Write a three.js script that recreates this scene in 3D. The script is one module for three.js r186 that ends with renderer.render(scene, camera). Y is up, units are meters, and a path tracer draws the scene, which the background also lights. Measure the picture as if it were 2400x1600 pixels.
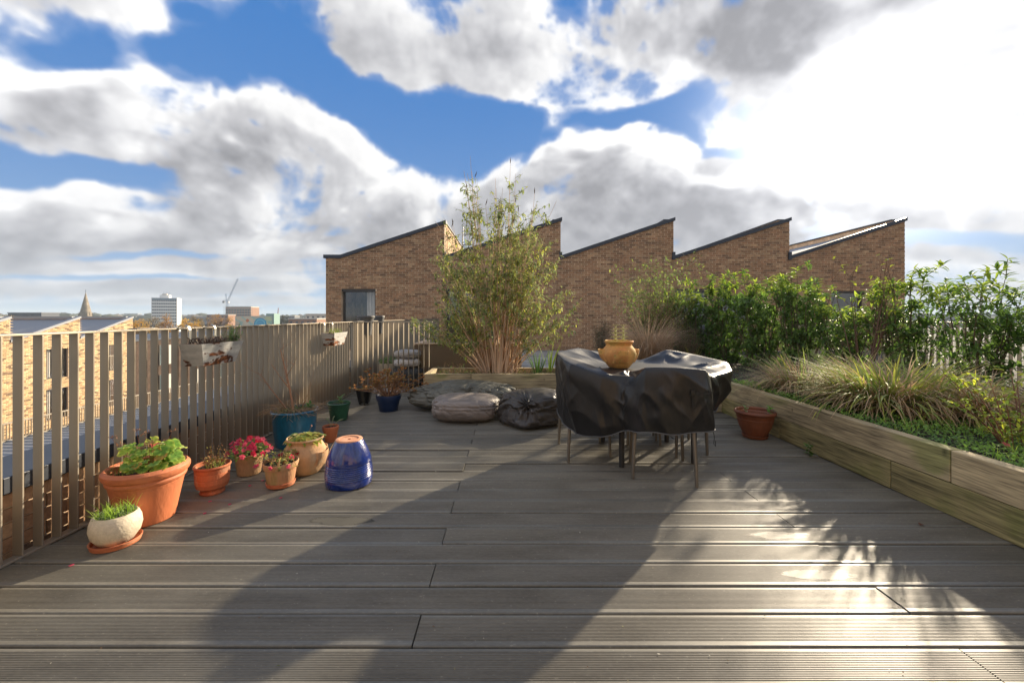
import * as THREE from 'three';
import { mergeGeometries, toCreasedNormals } from 'three/addons/utils/BufferGeometryUtils.js';
import { RoundedBoxGeometry } from 'three/addons/geometries/RoundedBoxGeometry.js';

// ---------------------------------------------------------------- camera, sky, sun, exposure
const scene = new THREE.Scene();
const camera = new THREE.PerspectiveCamera(79.02, 2400 / 1600, 0.05, 9000);
camera.position.set(0, 1.2, 0);
camera.setViewOffset(2400, 1600, 8, 60, 2400, 1600);        // level camera with a small vertical lens shift
const renderer = new THREE.WebGLRenderer({ antialias: true });
renderer.toneMapping = THREE.LinearToneMapping;
renderer.toneMappingExposure = 2.3;
renderer.shadowMap.enabled = true;

const D2R = Math.PI / 180;
const SUN_AZ = 41 * D2R, SUN_EL = 19.5 * D2R;              // azimuth to the right of -z
const sunDir = new THREE.Vector3(Math.sin(SUN_AZ) * Math.cos(SUN_EL), Math.sin(SUN_EL), -Math.cos(SUN_AZ) * Math.cos(SUN_EL));
const sun = new THREE.DirectionalLight(new THREE.Color().setRGB(1, 0.84, 0.62), 5);
sun.position.copy(sunDir).multiplyScalar(60);
sun.castShadow = true; sun.shadow.radius = 1.6;
sun.shadow.mapSize.set(4096, 4096);
Object.assign(sun.shadow.camera, { left: -35, right: 35, top: 30, bottom: -30, near: 1, far: 160 });
scene.add(sun, sun.target);

// seeded randomness and noise
function rng(seed) { let a = seed >>> 0; return () => { a = (a + 0x6D2B79F5) | 0; let t = Math.imul(a ^ (a >>> 15), 1 | a); t = (t + Math.imul(t ^ (t >>> 7), 61 | t)) ^ t; return ((t ^ (t >>> 14)) >>> 0) / 4294967296; }; }
const hash = (x, y, z) => { let h = Math.imul(x, 374761393) ^ Math.imul(y, 668265263) ^ Math.imul(z, 1274126177); h = Math.imul(h ^ (h >>> 13), 1274126177); return ((h ^ (h >>> 16)) >>> 0) / 4294967296; };
function vnoise(x, y, z = 0) {
  const xi = Math.floor(x), yi = Math.floor(y), zi = Math.floor(z); let u = x - xi, v = y - yi, w = z - zi;
  u = u * u * (3 - 2 * u); v = v * v * (3 - 2 * v); w = w * w * (3 - 2 * w);
  const L = (a, b, t) => a + (b - a) * t;
  return L(L(L(hash(xi, yi, zi), hash(xi + 1, yi, zi), u), L(hash(xi, yi + 1, zi), hash(xi + 1, yi + 1, zi), u), v),
    L(L(hash(xi, yi, zi + 1), hash(xi + 1, yi, zi + 1), u), L(hash(xi, yi + 1, zi + 1), hash(xi + 1, yi + 1, zi + 1), u), v), w);
}
function fbm(x, y, z = 0, oct = 5) { let s = 0, a = 0.5, n = 0; for (let i = 0; i < oct; i++) { s += a * vnoise(x, y, z); n += a; x = x * 2.03 + 17.1; y = y * 2.03 + 5.3; z = z * 2.03 + 9.7; a *= 0.54; } return s / n; }
const clamp = (x, a = 0, b = 1) => Math.min(b, Math.max(a, x));
const sstep = (a, b, x) => { const t = clamp((x - a) / (b - a)); return t * t * (3 - 2 * t); };
const lerp = (a, b, t) => a + (b - a) * t;

// the sky: blue air and broken cumulus. A cloud: azimuth, elevation, half length, half height (degrees), tilt, weight, greyness
const CLOUDS = [
  [-47.9,26.5,7.5,1.7,0.29,0.9,0.25], [-41.6,27.3,4.1,2.1,-0.08,0.85,0.15], [-44.2,30.0,9.8,2.2,0.44,0.9,0.3], [-50.4,18.7,3.8,3.0,-0.01,1.1,0.6], [-47.6,17.0,4.2,2.3,-0.41,1,0.3], [-49.4,21.9,3.4,1.8,0.05,0.7,0.2],
  [-42.3,17.4,4.4,2.3,-0.32,1,0.3], [-39.2,21.0,6.4,3.3,0.18,1,0.4], [-42.6,21.5,3.8,1.9,0.32,1,0.4], [-33.1,19.5,9.2,5.4,-0.03,1,0.5], [-34.3,15.7,7.9,3.6,0.18,1.3,0.95], [-24.0,18.7,9.8,5.1,-0.33,1,0.3],
  [-27.8,13.3,10.7,4.0,0.02,1,0.35], [-15.1,16.1,9.7,4.3,-0.37,1,0.25], [-8.9,13.7,9.4,3.9,-0.14,1.2,0.8], [-31.4,11.0,6.4,2.2,0.11,1.2,0.9], [-16.8,11.2,10.6,2.7,0.06,1.2,0.75], [-29.6,25.2,2.9,1.7,0.24,0.6,0.1],
  [-48.4,10.5,6.7,2.7,0.07,1,0.25], [-43.2,9.0,10.4,1.9,0.02,1.1,0.6], [-47.9,6.9,7.0,1.6,0.13,1.1,0.65], [-33.1,8.1,13.5,1.7,-0.02,1,0.45], [-39.9,5.2,9.8,0.8,0.07,0.8,0.2], [-29.6,5.9,8.9,1.3,0.06,1,0.55],
  [-11.2,5.8,13.9,1.4,0.02,1,0.5], [-45.6,3.3,15.0,0.7,0.05,0.9,0.5], [-29.2,3.5,20.1,0.8,0.03,0.9,0.5], [-42.6,1.7,20.1,0.6,0.02,0.9,0.55], [-16.8,2.0,23.3,0.8,0.01,0.9,0.55], [-21.0,34.0,7.0,4.5,-0.03,1,0.2],
  [-10.1,34.6,10.5,4.0,-0.05,0.95,0.2], [-15.7,30.4,3.4,2.9,-0.55,1,0.1], [-0.7,35.0,9.5,4.8,0.01,1,0.3], [5.8,32.9,8.8,4.6,-0.05,1.1,0.4], [11.0,29.5,8.5,3.5,-0.24,1,0.35], [-2.5,30.0,4.4,2.6,-0.45,0.9,0.1],
  [8.1,26.6,5.7,2.1,-0.06,0.9,0.1], [20.8,32.1,9.1,3.4,-0.34,1,0.35], [29.5,33.2,11.7,3.2,-0.28,1.9,1.1], [26.7,31.3,9.9,2.3,-0.25,1.6,1], [19.7,27.7,5.3,2.1,0.18,0.9,0.05], [38.0,26.4,8.0,4.5,-0.33,1,0.1],
  [14.9,20.2,9.9,3.5,-0.22,1,0.12], [9.8,19.1,10.2,3.1,-0.05,1.2,0.8], [8.1,14.3,14.8,4.7,-0.03,1.5,0.9], [20.8,16.6,7.4,2.5,-0.11,1,0.6], [20.8,14.3,8.5,2.6,-0.09,1.6,1.2], [14.9,10.7,18.4,3.3,-0.04,1.5,0.8],
  [24.8,21.0,4.1,2.1,-0.16,0.9,0.05], [28.6,16.2,3.1,4.3,-0.15,0.9,0.15], [22.8,10.5,5.9,2.1,-0.08,1,0.65], [44.6,19.8,9.9,8.2,-0.31,1.1,0.05], [49.6,15.3,5.6,4.6,-0.30,1.3,0.1], [50.8,10.7,4.8,2.2,-0.22,1.1,0.3],
  [48.8,24.1,6.5,3.9,-0.43,1.1,0.05], [41.5,13.9,11.0,2.9,-0.20,1.1,0.08], [43.1,25.0,9.3,5.3,-0.36,1.1,0.05], [38.0,10.1,12.1,1.4,-0.13,1,0.35], [46.1,9.7,7.5,1.4,-0.17,0.9,0.45], [45.5,5.4,2.6,1.2,-0.09,1,0.35],
  [49.6,5.0,3.7,1.5,-0.10,1,0.75], [39.8,4.5,10.6,1.8,-0.06,1,0.3], [47.5,2.0,8.2,1.6,-0.04,1,0.5], [27.6,5.2,13.8,2.1,-0.04,0.9,0.5], [-36.7,26.0,5.8,2.2,-0.09,-1.6,0.3], [-44.8,23.4,2.8,1.2,-0.21,-1,0.3],
  [-48.6,13.4,5.0,1.4,0.05,-1.7,0.3], [-41.6,13.4,3.8,1.6,-0.26,-1.2,0.3], [-27.8,29.9,4.0,4.8,-0.30,-1.2,0.3], [-18.9,24.6,6.8,2.2,-0.30,-1.1,0.3], [-7.7,22.7,6.3,3.5,-0.20,-1.3,0.3], [-0.7,24.9,3.7,3.4,0.01,-1,0.3],
  [16.0,24.3,8.1,1.0,0.19,-1.3,0.3], [23.8,21.6,4.0,1.1,-0.79,-1.5,0.3], [27.2,18.0,4.0,1.0,-0.16,-1.5,0.3], [35.0,21.7,2.3,3.4,-0.67,-2.2,0.3], [47.5,25.7,1.6,0.8,-0.44,-1.6,0.3], [49.6,15.0,1.8,0.6,-0.29,-1.8,0.3],
  [30.8,19.5,2.3,1.4,0.63,-1.2,0.3], [-38.5,6.5,10.2,0.6,0.09,-1,0.3], [-42.6,4.1,13.1,0.3,0.06,-0.9,0.3], [-37.4,30.3,2.1,1.0,0.37,-0.6,0.3], [46.1,7.3,6.3,1.0,-0.13,-1.2,0.3],
];

{
  const W = 2048, H = 1024, data = new Float32Array(W * H * 4);
  const B = CLOUDS.map(([a, e, r, q, t, s, k]) => ({ a, e, s, k, ce: Math.cos(e * D2R), c: Math.cos(t), n: Math.sin(t), r, q, far: Math.max(r, q) * 2.3 }));
  // outside the picture the same kind of broken cumulus goes on: clouds strewn over the rest of the dome
  const rs = rng(77);
  for (let i = 0; i < 130; i++) {
    let a = -180 + 360 * rs(), e = 3 + 75 * Math.pow(rs(), 1.3); const near = Math.abs(a) < 56 + 10 * e / 45 && e < 50;
    const r = (7 + 11 * rs()), q = r * (0.3 + 0.3 * rs()), k = 0.25 + 0.4 * rs(), tt = rs() * 0.5 - 0.25;
    if (near) continue;
    B.push({ a, e, s: 1, k, ce: Math.cos(e * D2R), c: Math.cos(tt), n: Math.sin(tt), r, q, far: r * 2.3 });
  }
  const cfbm = (x, y, z, oct) => { let s = 0, a = 0.5, n = 0; for (let i = 0; i < oct; i++) { const v = vnoise(x, y, z); s += a * (i < 1 ? v : 0.45 * v + 0.55 * (1 - Math.abs(2 * v - 1)) * 0.95); n += a; x = x * 2.03 + 17.1; y = y * 2.03 + 5.3; z = z * 2.03 + 9.7; a *= 0.57; } return s / n - 0.02; };
  const noiseAt = (d, oct) => { const k = 1 / (Math.max(d[1], 0) + 0.4); const px = d[0] * k, pz = d[2] * k; const wx = fbm(px * 3, pz * 3, 3.3, 2) - 0.5, wz = fbm(px * 3 + 9, pz * 3, 7.7, 2) - 0.5, n = cfbm(d[0] * 8 + wx * 1.6, d[1] * 10 + wz * 1.2, d[2] * 8 + 4, oct), st = sstep(0.26, 0.06, d[1]); return st > 0 ? lerp(n, 0.45 * n + 0.55 * fbm(Math.atan2(d[0], -d[2]) * 5 + wx, d[1] * 46 + wz * 1.5, 4.4, Math.min(oct, 5)), 0.75 * st) : n; };
  // cauliflower noise: rounded billows with crisp creases, finer ones riding on the coarse
  let tone = 0;
  function density(az, el, d, oct) {
    let m = 0, kw = 0, ks = 0; { const w = 5.0 * Math.min(1, el / 14 + 0.15), a0 = az; az += w * 1.5 * (fbm(d[0] * 7, d[1] * 9, d[2] * 7 + 11, 4) - 0.5); el += w * (fbm(d[0] * 7 + 31, d[1] * 9, d[2] * 7, 4) - 0.5); }
    for (const b of B) {
      const de = el - b.e; if (de > b.far || de < -b.far) continue;
      let da = az - b.a; if (da > 180) da -= 360; else if (da < -180) da += 360;
      da *= b.ce; if (da > b.far || da < -b.far) continue;
      const u = (da * b.c + de * b.n) / b.r, v = (-da * b.n + de * b.c) / b.q;
      const g = b.s * Math.exp(-(u * u + v * v) * 0.9); m += g; const g3 = Math.max(0, g * g * g); kw += g3; ks += g3 * b.k;
    }
    tone = kw > 1e-6 ? ks / kw : 0.35;
    m = m > 0 ? 1 - Math.exp(-m * 1.3) : m;
    return m * 1.1 + (noiseAt(d, oct) - 0.5) * 2.4 - 0.655;
  }
  const dirOf = (az, el) => [Math.sin(az) * Math.cos(el), Math.sin(el), -Math.cos(az) * Math.cos(el)];
  for (let j = 0; j < H; j++) for (let i = 0; i < W; i++) {
    // equirectangular: u = atan2(z, x) / 2pi + 1/2
    const phi = (i + 0.5) / W * 2 * Math.PI - Math.PI, el = ((j + 0.5) / H - 0.5) * Math.PI;
    const x = Math.cos(phi) * Math.cos(el), z = Math.sin(phi) * Math.cos(el), y = Math.sin(el);
    const o = (j * W + i) * 4; let r, g, b;
    if (y < -0.02) { r = 0.16; g = 0.15; b = 0.13; } else {
      const az = Math.atan2(x, -z) / D2R, e = el / D2R, d = [x, y, z];
      const cs = clamp(x * sunDir.x + y * sunDir.y + z * sunDir.z, -1, 1), th = Math.acos(cs) / D2R;
      // clear air
      const hz = Math.exp(-Math.max(e, 0) / 13);
      r = lerp(0.0155, 0.20, hz); g = lerp(0.086, 0.28, hz); b = lerp(0.25, 0.365, hz);
      const gl = 0.27 * Math.exp(-th / 8) + 1.5 * Math.exp(-th * th / 70);
      r += gl * 1.0; g += gl * 0.98; b += gl * 0.94;
      // clouds
      const D = density(az, e, d, 7), tn = tone;
      const cov = 0.8 * sstep(-0.07, 0.24, D) + 0.2 * sstep(-0.42, 0.1, D);
      if (cov > 0.002) {
        const sx = clamp((SUN_AZ / D2R - az) / 30, -1, 1), sy = clamp((SUN_EL / D2R + 14 - e) / 14, -1, 1), sl = Math.hypot(sx, sy) || 1;
        const az2 = az + 3.2 * sx / sl, el2 = e + 3.2 * sy / sl, D2 = density(az2, el2, dirOf(az2 * D2R, el2 * D2R), 4);
        const D3 = density(az + 8 * sx / sl, e + 8 * sy / sl, dirOf((az + 8 * sx / sl) * D2R, (e + 8 * sy / sl) * D2R), 2);
        const thick = Math.max(0, D2) * 0.9 + Math.max(0, D3) * 0.35 + Math.max(0, D) * 0.25;
        const fine = fbm(x * 30, y * 36, z * 30, 4) - 0.5;
        const lit = clamp(Math.exp(-thick * 1.8 * (0.22 + 2.0 * tn)) + fine * 0.42 * sstep(0.0, 0.35, thick));
        const fwd = (1 + 1.25 * Math.exp(-th / 10)) * (1 + 0.7 * sstep(60, 130, th));   // bright round the sun; front lit clouds opposite it raised to fill the shade
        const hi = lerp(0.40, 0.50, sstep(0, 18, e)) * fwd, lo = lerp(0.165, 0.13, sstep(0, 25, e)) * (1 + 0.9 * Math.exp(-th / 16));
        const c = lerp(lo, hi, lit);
        let cr = c * lerp(0.99, 1.0, lit), cg = c * lerp(1.0, 0.99, lit), cb = c * lerp(1.07, 0.975, lit);
        const far = 0.5 * Math.exp(-Math.max(e, 0) / 3.5);
        cr = lerp(cr, 0.21, far); cg = lerp(cg, 0.255, far); cb = lerp(cb, 0.32, far);
        r = lerp(r, cr, cov); g = lerp(g, cg, cov); b = lerp(b, cb, cov);
      }
    }
    data[o] = r; data[o + 1] = g; data[o + 2] = b; data[o + 3] = 1;
  }
  const tex = new THREE.DataTexture(data, W, H, THREE.RGBAFormat, THREE.FloatType);
  tex.mapping = THREE.EquirectangularReflectionMapping; tex.magFilter = THREE.LinearFilter; tex.minFilter = THREE.LinearFilter; tex.needsUpdate = true;
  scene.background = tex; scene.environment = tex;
}

// ---------------------------------------------------------------- helpers
const V = (x, y, z) => new THREE.Vector3(x, y, z);
const taken = new Map();
function numbered(n) { const k = taken.get(n) ?? 0; taken.set(n, k + 1); return k ? `${n}_${String(k).padStart(3, '0')}` : n; }
function shade(o) { o.castShadow = true; o.receiveShadow = true; return o; }
function tag(o, label, category, group, kind) { Object.assign(o.userData, { label }); if (category) o.userData.category = category; if (group) o.userData.group = group; if (kind) o.userData.kind = kind; return o; }
function thing(name, label, category, [x, y, z] = [0, 0, 0], turn = 0, group, kind) {
  const o = new THREE.Group(); o.name = numbered(name); o.position.set(x, y, z); o.rotation.y = turn; scene.add(o); return tag(o, label, category, group, kind);
}
function part(parent, name, geo, mat, kind) { const m = shade(new THREE.Mesh(geo, mat)); m.name = name; parent.add(m); if (kind) m.userData.kind = kind; return m; }
function solo(name, geo, mat, label, category, group, kind) { const m = shade(new THREE.Mesh(geo, mat)); m.name = numbered(name); scene.add(m); return tag(m, label, category, group, kind); }
function structure(name, geo, mat, label) { const m = shade(new THREE.Mesh(geo, mat)); m.name = numbered(name); scene.add(m); m.userData.kind = 'structure'; if (label) m.userData.label = label; return m; }
const rgb = (r, g, b) => new THREE.Color().setRGB(r, g, b);
function std(c, rough = 0.8, metal = 0, extra = {}) { return new THREE.MeshStandardMaterial({ color: Array.isArray(c) ? rgb(...c) : c, roughness: rough, metalness: metal, ...extra }); }
function phys(c, extra) { return new THREE.MeshPhysicalMaterial({ color: Array.isArray(c) ? rgb(...c) : c, ...extra }); }

// collects coloured triangles into one geometry
class Acc {
  constructor() { this.p = []; this.c = []; this.u = []; this.i = []; }
  get n() { return this.p.length / 3; }
  v(x, y, z, c, u = 0, w = 0) { this.p.push(x, y, z); this.c.push(c[0], c[1], c[2]); this.u.push(u, w); return this.p.length / 3 - 1; }
  tri(a, b, c, col) { const k = this.n; for (const q of [a, b, c]) this.v(q[0], q[1], q[2], col); this.i.push(k, k + 1, k + 2); }
  quad(a, b, c, d, col, uv) { const k = this.n, q = [a, b, c, d]; for (let j = 0; j < 4; j++) this.v(q[j][0], q[j][1], q[j][2], col, uv ? uv[j][0] : 0, uv ? uv[j][1] : 0); this.i.push(k, k + 1, k + 2, k, k + 2, k + 3); }
  // box from corner to corner; uv in metres with an offset
  box(x0, y0, z0, x1, y1, z1, col = [1, 1, 1], o = 0) {
    const A = [[x0, y0, z1], [x1, y0, z1], [x1, y1, z1], [x0, y1, z1]], B = [[x1, y0, z0], [x0, y0, z0], [x0, y1, z0], [x1, y1, z0]];
    const f = (a, b, c, d, w, h) => this.quad(a, b, c, d, col, [[o, o], [o + w, o], [o + w, o + h], [o, o + h]]);
    const w = x1 - x0, h = y1 - y0, d = z1 - z0;
    f(A[0], A[1], A[2], A[3], w, h); f(B[0], B[1], B[2], B[3], w, h);
    f(A[1], B[0], B[3], A[2], d, h); f(B[1], A[0], A[3], B[2], d, h);
    f(A[3], A[2], B[3], B[2], w, d); f(B[1], B[0], A[1], A[0], w, d); return this;
  }
  // tapered tube through points
  tube(P, R, sides, col) {
    let prev = null; const t = V(0, 0, 0), u = V(0, 0, 0), w = V(0, 0, 0);
    for (let k = 0; k < P.length; k++) {
      const a = P[Math.max(0, k - 1)], b = P[Math.min(P.length - 1, k + 1)]; t.set(b[0] - a[0], b[1] - a[1], b[2] - a[2]).normalize();
      if (!prev) u.set(Math.abs(t.y) > 0.9 ? 1 : 0, Math.abs(t.y) > 0.9 ? 0 : 1, 0); u.addScaledVector(t, -u.dot(t)).normalize(); w.crossVectors(t, u);
      const ring = this.n, r = Array.isArray(R) ? R[k] : R, c = typeof col === 'function' ? col(k / (P.length - 1)) : col;
      for (let s = 0; s < sides; s++) { const q = s / sides * 2 * Math.PI, cs = Math.cos(q) * r, sn = Math.sin(q) * r; this.v(P[k][0] + u.x * cs + w.x * sn, P[k][1] + u.y * cs + w.y * sn, P[k][2] + u.z * cs + w.z * sn, c, s / sides, k); }
      if (prev !== null) for (let s = 0; s < sides; s++) { const s2 = (s + 1) % sides; this.i.push(prev + s, prev + s2, ring + s2, prev + s, ring + s2, ring + s); }
      prev = ring;
    }
    return this;
  }
  // a folded leaf: base, two widest points, tip, raised edges
  leaf(x, y, z, d, up, len, wid, col, fold = 0.25, droop = 0.15) {
    const s = V(0, 0, 0).crossVectors(d, up); if (s.lengthSq() < 1e-6) s.set(1, 0, 0); s.normalize(); const n = V(0, 0, 0).crossVectors(s, d).normalize();
    const at = (t, e, h) => [x + d.x * len * t + s.x * wid * e + n.x * h, y + d.y * len * t + s.y * wid * e + n.y * h, z + d.z * len * t + s.z * wid * e + n.z * h];
    const k = this.n, f = fold * wid, dr = -droop * len;
    for (const q of [at(0, 0, 0), at(0.32, -0.5, f), at(0.36, 0, 0), at(0.32, 0.5, f), at(0.72, -0.36, f * 0.7 + dr * 0.4), at(0.72, 0, dr * 0.4), at(0.72, 0.36, f * 0.7 + dr * 0.4), at(1, 0, dr)]) this.v(q[0], q[1], q[2], col);
    const T = [0, 2, 1, 0, 3, 2, 1, 2, 5, 1, 5, 4, 2, 3, 6, 2, 6, 5, 4, 5, 7, 5, 6, 7]; for (const q of T) this.i.push(k + q);
    return this;
  }
  // a leaf of two triangles, for small or far foliage
  leaf2(x, y, z, d, up, len, wid, col) {
    const s = V(0, 0, 0).crossVectors(d, up); if (s.lengthSq() < 1e-6) s.set(1, 0, 0); s.normalize(); const k = this.n;
    this.v(x, y, z, col); this.v(x + d.x * len * 0.45 + s.x * wid / 2, y + d.y * len * 0.45 + s.y * wid / 2 + wid * 0.12, z + d.z * len * 0.45 + s.z * wid / 2, col);
    this.v(x + d.x * len, y + d.y * len, z + d.z * len, col); this.v(x + d.x * len * 0.45 - s.x * wid / 2, y + d.y * len * 0.45 - s.y * wid / 2 + wid * 0.12, z + d.z * len * 0.45 - s.z * wid / 2, col);
    this.i.push(k, k + 1, k + 2, k, k + 2, k + 3); return this;
  }
  // an arching grass blade
  blade(x, y, z, az, lean, len, wid, arch, col, tip = col, seg = 5) {
    let px = x, py = y, pz = z, a = lean; const cx = Math.cos(az), cz = Math.sin(az), st = len / seg; let prev = -1;
    for (let k = 0; k <= seg; k++) {
      const t = k / seg, w = wid * (0.65 + 0.6 * t - 1.2 * t * t) * 0.5, c = [0, 1, 2].map(j => lerp(col[j], tip[j], t)), i0 = this.n;
      this.v(px - cz * w, py, pz + cx * w, c); this.v(px + cz * w, py, pz - cx * w, c);
      if (prev >= 0) this.i.push(prev, prev + 1, i0 + 1, prev, i0 + 1, i0); prev = i0;
      px += cx * Math.sin(a) * st; pz += cz * Math.sin(a) * st; py += Math.cos(a) * st; a += arch / seg;
    }
    return this;
  }
  geo(smooth = true) {
    let g = new THREE.BufferGeometry(); g.setAttribute('position', new THREE.Float32BufferAttribute(this.p, 3)); g.setAttribute('color', new THREE.Float32BufferAttribute(this.c, 3));
    g.setAttribute('uv', new THREE.Float32BufferAttribute(this.u, 2)); g.setIndex(this.i); if (!smooth) g = g.toNonIndexed(); g.computeVertexNormals(); return g;
  }
}
const boxGeo = (x0, y0, z0, x1, y1, z1, o = 0) => new Acc().box(x0, y0, z0, x1, y1, z1, [1, 1, 1], o).geo();
const rbox = (w, h, d, r = 0.01, x = 0, y = 0, z = 0) => new RoundedBoxGeometry(w, h, d, 2, r).translate(x, y, z);
const vary = (c, r, s) => { const k = 1 + (r() - 0.5) * 2 * s; return [c[0] * k, c[1] * k, c[2] * k]; };
const mixc = (a, b, t) => [lerp(a[0], b[0], t), lerp(a[1], b[1], t), lerp(a[2], b[2], t)];
const onSphere = r => { const u = r() * 2 - 1, a = r() * 2 * Math.PI, s = Math.sqrt(1 - u * u); return V(s * Math.cos(a), u, s * Math.sin(a)); };
const UPV = V(0, 1, 0);

// periodic noise for textures that tile
function pnoise(x, y, px, py, s = 0) { const xi = Math.floor(x), yi = Math.floor(y); let u = x - xi, v = y - yi; u = u * u * (3 - 2 * u); v = v * v * (3 - 2 * v); const h = (a, b) => hash(((a % px) + px) % px, ((b % py) + py) % py, s); return lerp(lerp(h(xi, yi), h(xi + 1, yi), u), lerp(h(xi, yi + 1), h(xi + 1, yi + 1), u), v); }
function pfbm(u, v, fx, fy, oct, s) { let r = 0, a = 0.5, n = 0; for (let i = 0; i < oct; i++) { r += a * pnoise(u * fx, v * fy, fx, fy, s + i); n += a; a *= 0.5; fx *= 2; fy *= 2; } return r / n; }
function texture(w, h, fn, srgb = false) {
  const d = new Uint8Array(w * h * 4); for (let j = 0; j < h; j++) for (let i = 0; i < w; i++) { const c = fn((i + 0.5) / w, (j + 0.5) / h), o = (j * w + i) * 4; for (let k = 0; k < 3; k++) d[o + k] = clamp(srgb ? (c[k] <= 0.0031308 ? c[k] * 12.92 : 1.055 * Math.pow(c[k], 1 / 2.4) - 0.055) : c[k]) * 255; d[o + 3] = 255; }
  const t = new THREE.DataTexture(d, w, h, THREE.RGBAFormat, THREE.UnsignedByteType); t.wrapS = t.wrapT = THREE.RepeatWrapping; t.magFilter = THREE.LinearFilter; t.minFilter = THREE.LinearFilter; if (srgb) t.colorSpace = THREE.SRGBColorSpace; t.needsUpdate = true; return t;
}
const rep = (t, x, y) => { const c = t.clone(); c.repeat.set(x, y); c.needsUpdate = true; return c; };
const grey = (t) => [t, t, t];
const T = {
  mottle: texture(512, 512, (u, v) => grey(clamp(0.62 + 0.55 * (pfbm(u, v, 6, 6, 6, 1) - 0.5) + 0.35 * (pfbm(u, v, 48, 48, 3, 9) - 0.5))), true),
  grit: texture(512, 512, (u, v) => grey(pfbm(u, v, 40, 40, 4, 21))),
  // weathered softwood, grain along u, 1 repeat = 2.4 m by 0.6 m
  wood: texture(2048, 512, (u, v) => {
    const w = pfbm(u, v, 6, 4, 3, 31) * 0.03, g = pfbm(u, v + w, 6, 56, 4, 33), f = pfbm(u, v + w, 22, 200, 3, 37), st = pfbm(u, v, 7, 4, 5, 41), gr = pfbm(u, v, 5, 3, 6, 44);
    let k = 0.62 + 0.5 * (g - 0.5) + 0.75 * (f - 0.5) + 0.4 * (st - 0.5);
    for (const [a, b, r] of [[0.13, 0.2, 0.012], [0.41, 0.75, 0.015], [0.6, 0.32, 0.010], [0.83, 0.6, 0.014], [0.29, 0.55, 0.009]]) { const q = Math.hypot((u - a) * 4, v - b) / r / 1.6; if (q < 3) k *= 1 - 0.55 * Math.exp(-q * q) - 0.12 * (0.5 + 0.5 * Math.cos(q * 7)) * Math.exp(-q); }
    const c = [k * 0.52, k * 0.41, k * 0.27], m = sstep(0.5, 0.66, gr) * 0.5; return mixc(c, [k * 0.29, k * 0.30, k * 0.11], m * 1.5);
  }, true),
  // composite deck board, fine streaks along u with scuffs and stains
  deck: texture(1024, 512, (u, v) => { const s = pfbm(u, v, 8, 90, 3, 51), b = pfbm(u, v, 6, 5, 5, 53), d = pfbm(u, v, 150, 110, 2, 57); const k = 0.55 + 0.16 * (s - 0.5) + 0.36 * (b - 0.5) + 0.16 * (d - 0.5) + (d > 0.87 ? 0.3 : 0); return [k, k * (0.985 + 0.03 * b), k * (0.96 + 0.06 * b)]; }, true),
  weave: texture(256, 256, (u, v) => grey(0.5 + 0.25 * Math.sin(u * 2 * Math.PI * 64) * Math.sin(v * 2 * Math.PI * 64) + 0.25 * (pfbm(u, v, 64, 64, 2, 61) - 0.5))),
  wicker: texture(256, 256, (u, v) => { const a = Math.floor(u * 16), b = Math.floor(v * 24), over = (a + b) % 2, x = u * 16 - a, y = v * 24 - b; return grey(over ? 0.45 + 0.5 * Math.sin(x * Math.PI) * (0.6 + 0.4 * Math.sin(y * Math.PI)) : 0.3 + 0.45 * Math.sin(y * Math.PI)); }),
  brushed: texture(256, 512, (u, v) => grey(0.5 + 0.5 * (pfbm(u, v, 90, 4, 3, 71) - 0.5) + 0.3 * (pfbm(u, v, 5, 5, 4, 73) - 0.5))),
};
const grained = (c, rough, bump = 0.001, r = 3, extra = {}) => std([c[0] * 1.6, c[1] * 1.6, c[2] * 1.6], rough, 0, { map: rep(T.mottle, r, r), bumpMap: rep(T.grit, r, r), bumpScale: bump, ...extra });
// leaf materials: thin sheets that let some light through
const leafMat = (through = 0.4, coat = 0, coatRough = 0.4) => phys([1, 1, 1], { vertexColors: true, roughness: 0.95, transmission: through, thickness: 0, side: THREE.DoubleSide, specularIntensity: 0.4, clearcoat: coat, clearcoatRoughness: coatRough });
const L = { soft: leafMat(0.5, 0.15, 0.45), gloss: leafMat(0.5, 0.22, 0.42), dry: leafMat(0.4), bark: std([1, 1, 1], 0.9, 0, { vertexColors: true }) };
const soil = std([0.05, 0.036, 0.026], 1, 0, { map: rep(T.mottle, 4, 4), bumpMap: rep(T.grit, 4, 4), bumpScale: 0.01 });

// ---------------------------------------------------------------- the ground, far below the roof terrace
{
  const g = new THREE.PlaneGeometry(9000, 9000, 60, 60).rotateX(-Math.PI / 2); const c = [], p = g.attributes.position;
  for (let i = 0; i < p.count; i++) { const n = fbm(p.getX(i) * 0.004, p.getZ(i) * 0.004, 2, 4); c.push(...mixc([0.05, 0.06, 0.04], [0.12, 0.10, 0.085], sstep(0.35, 0.65, n))); }
  g.setAttribute('color', new THREE.Float32BufferAttribute(c, 3)); g.translate(0, -16, 0);
  structure('ground', g, std([1, 1, 1], 1, 0, { vertexColors: true }), 'city ground far below the terrace');
}

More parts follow.
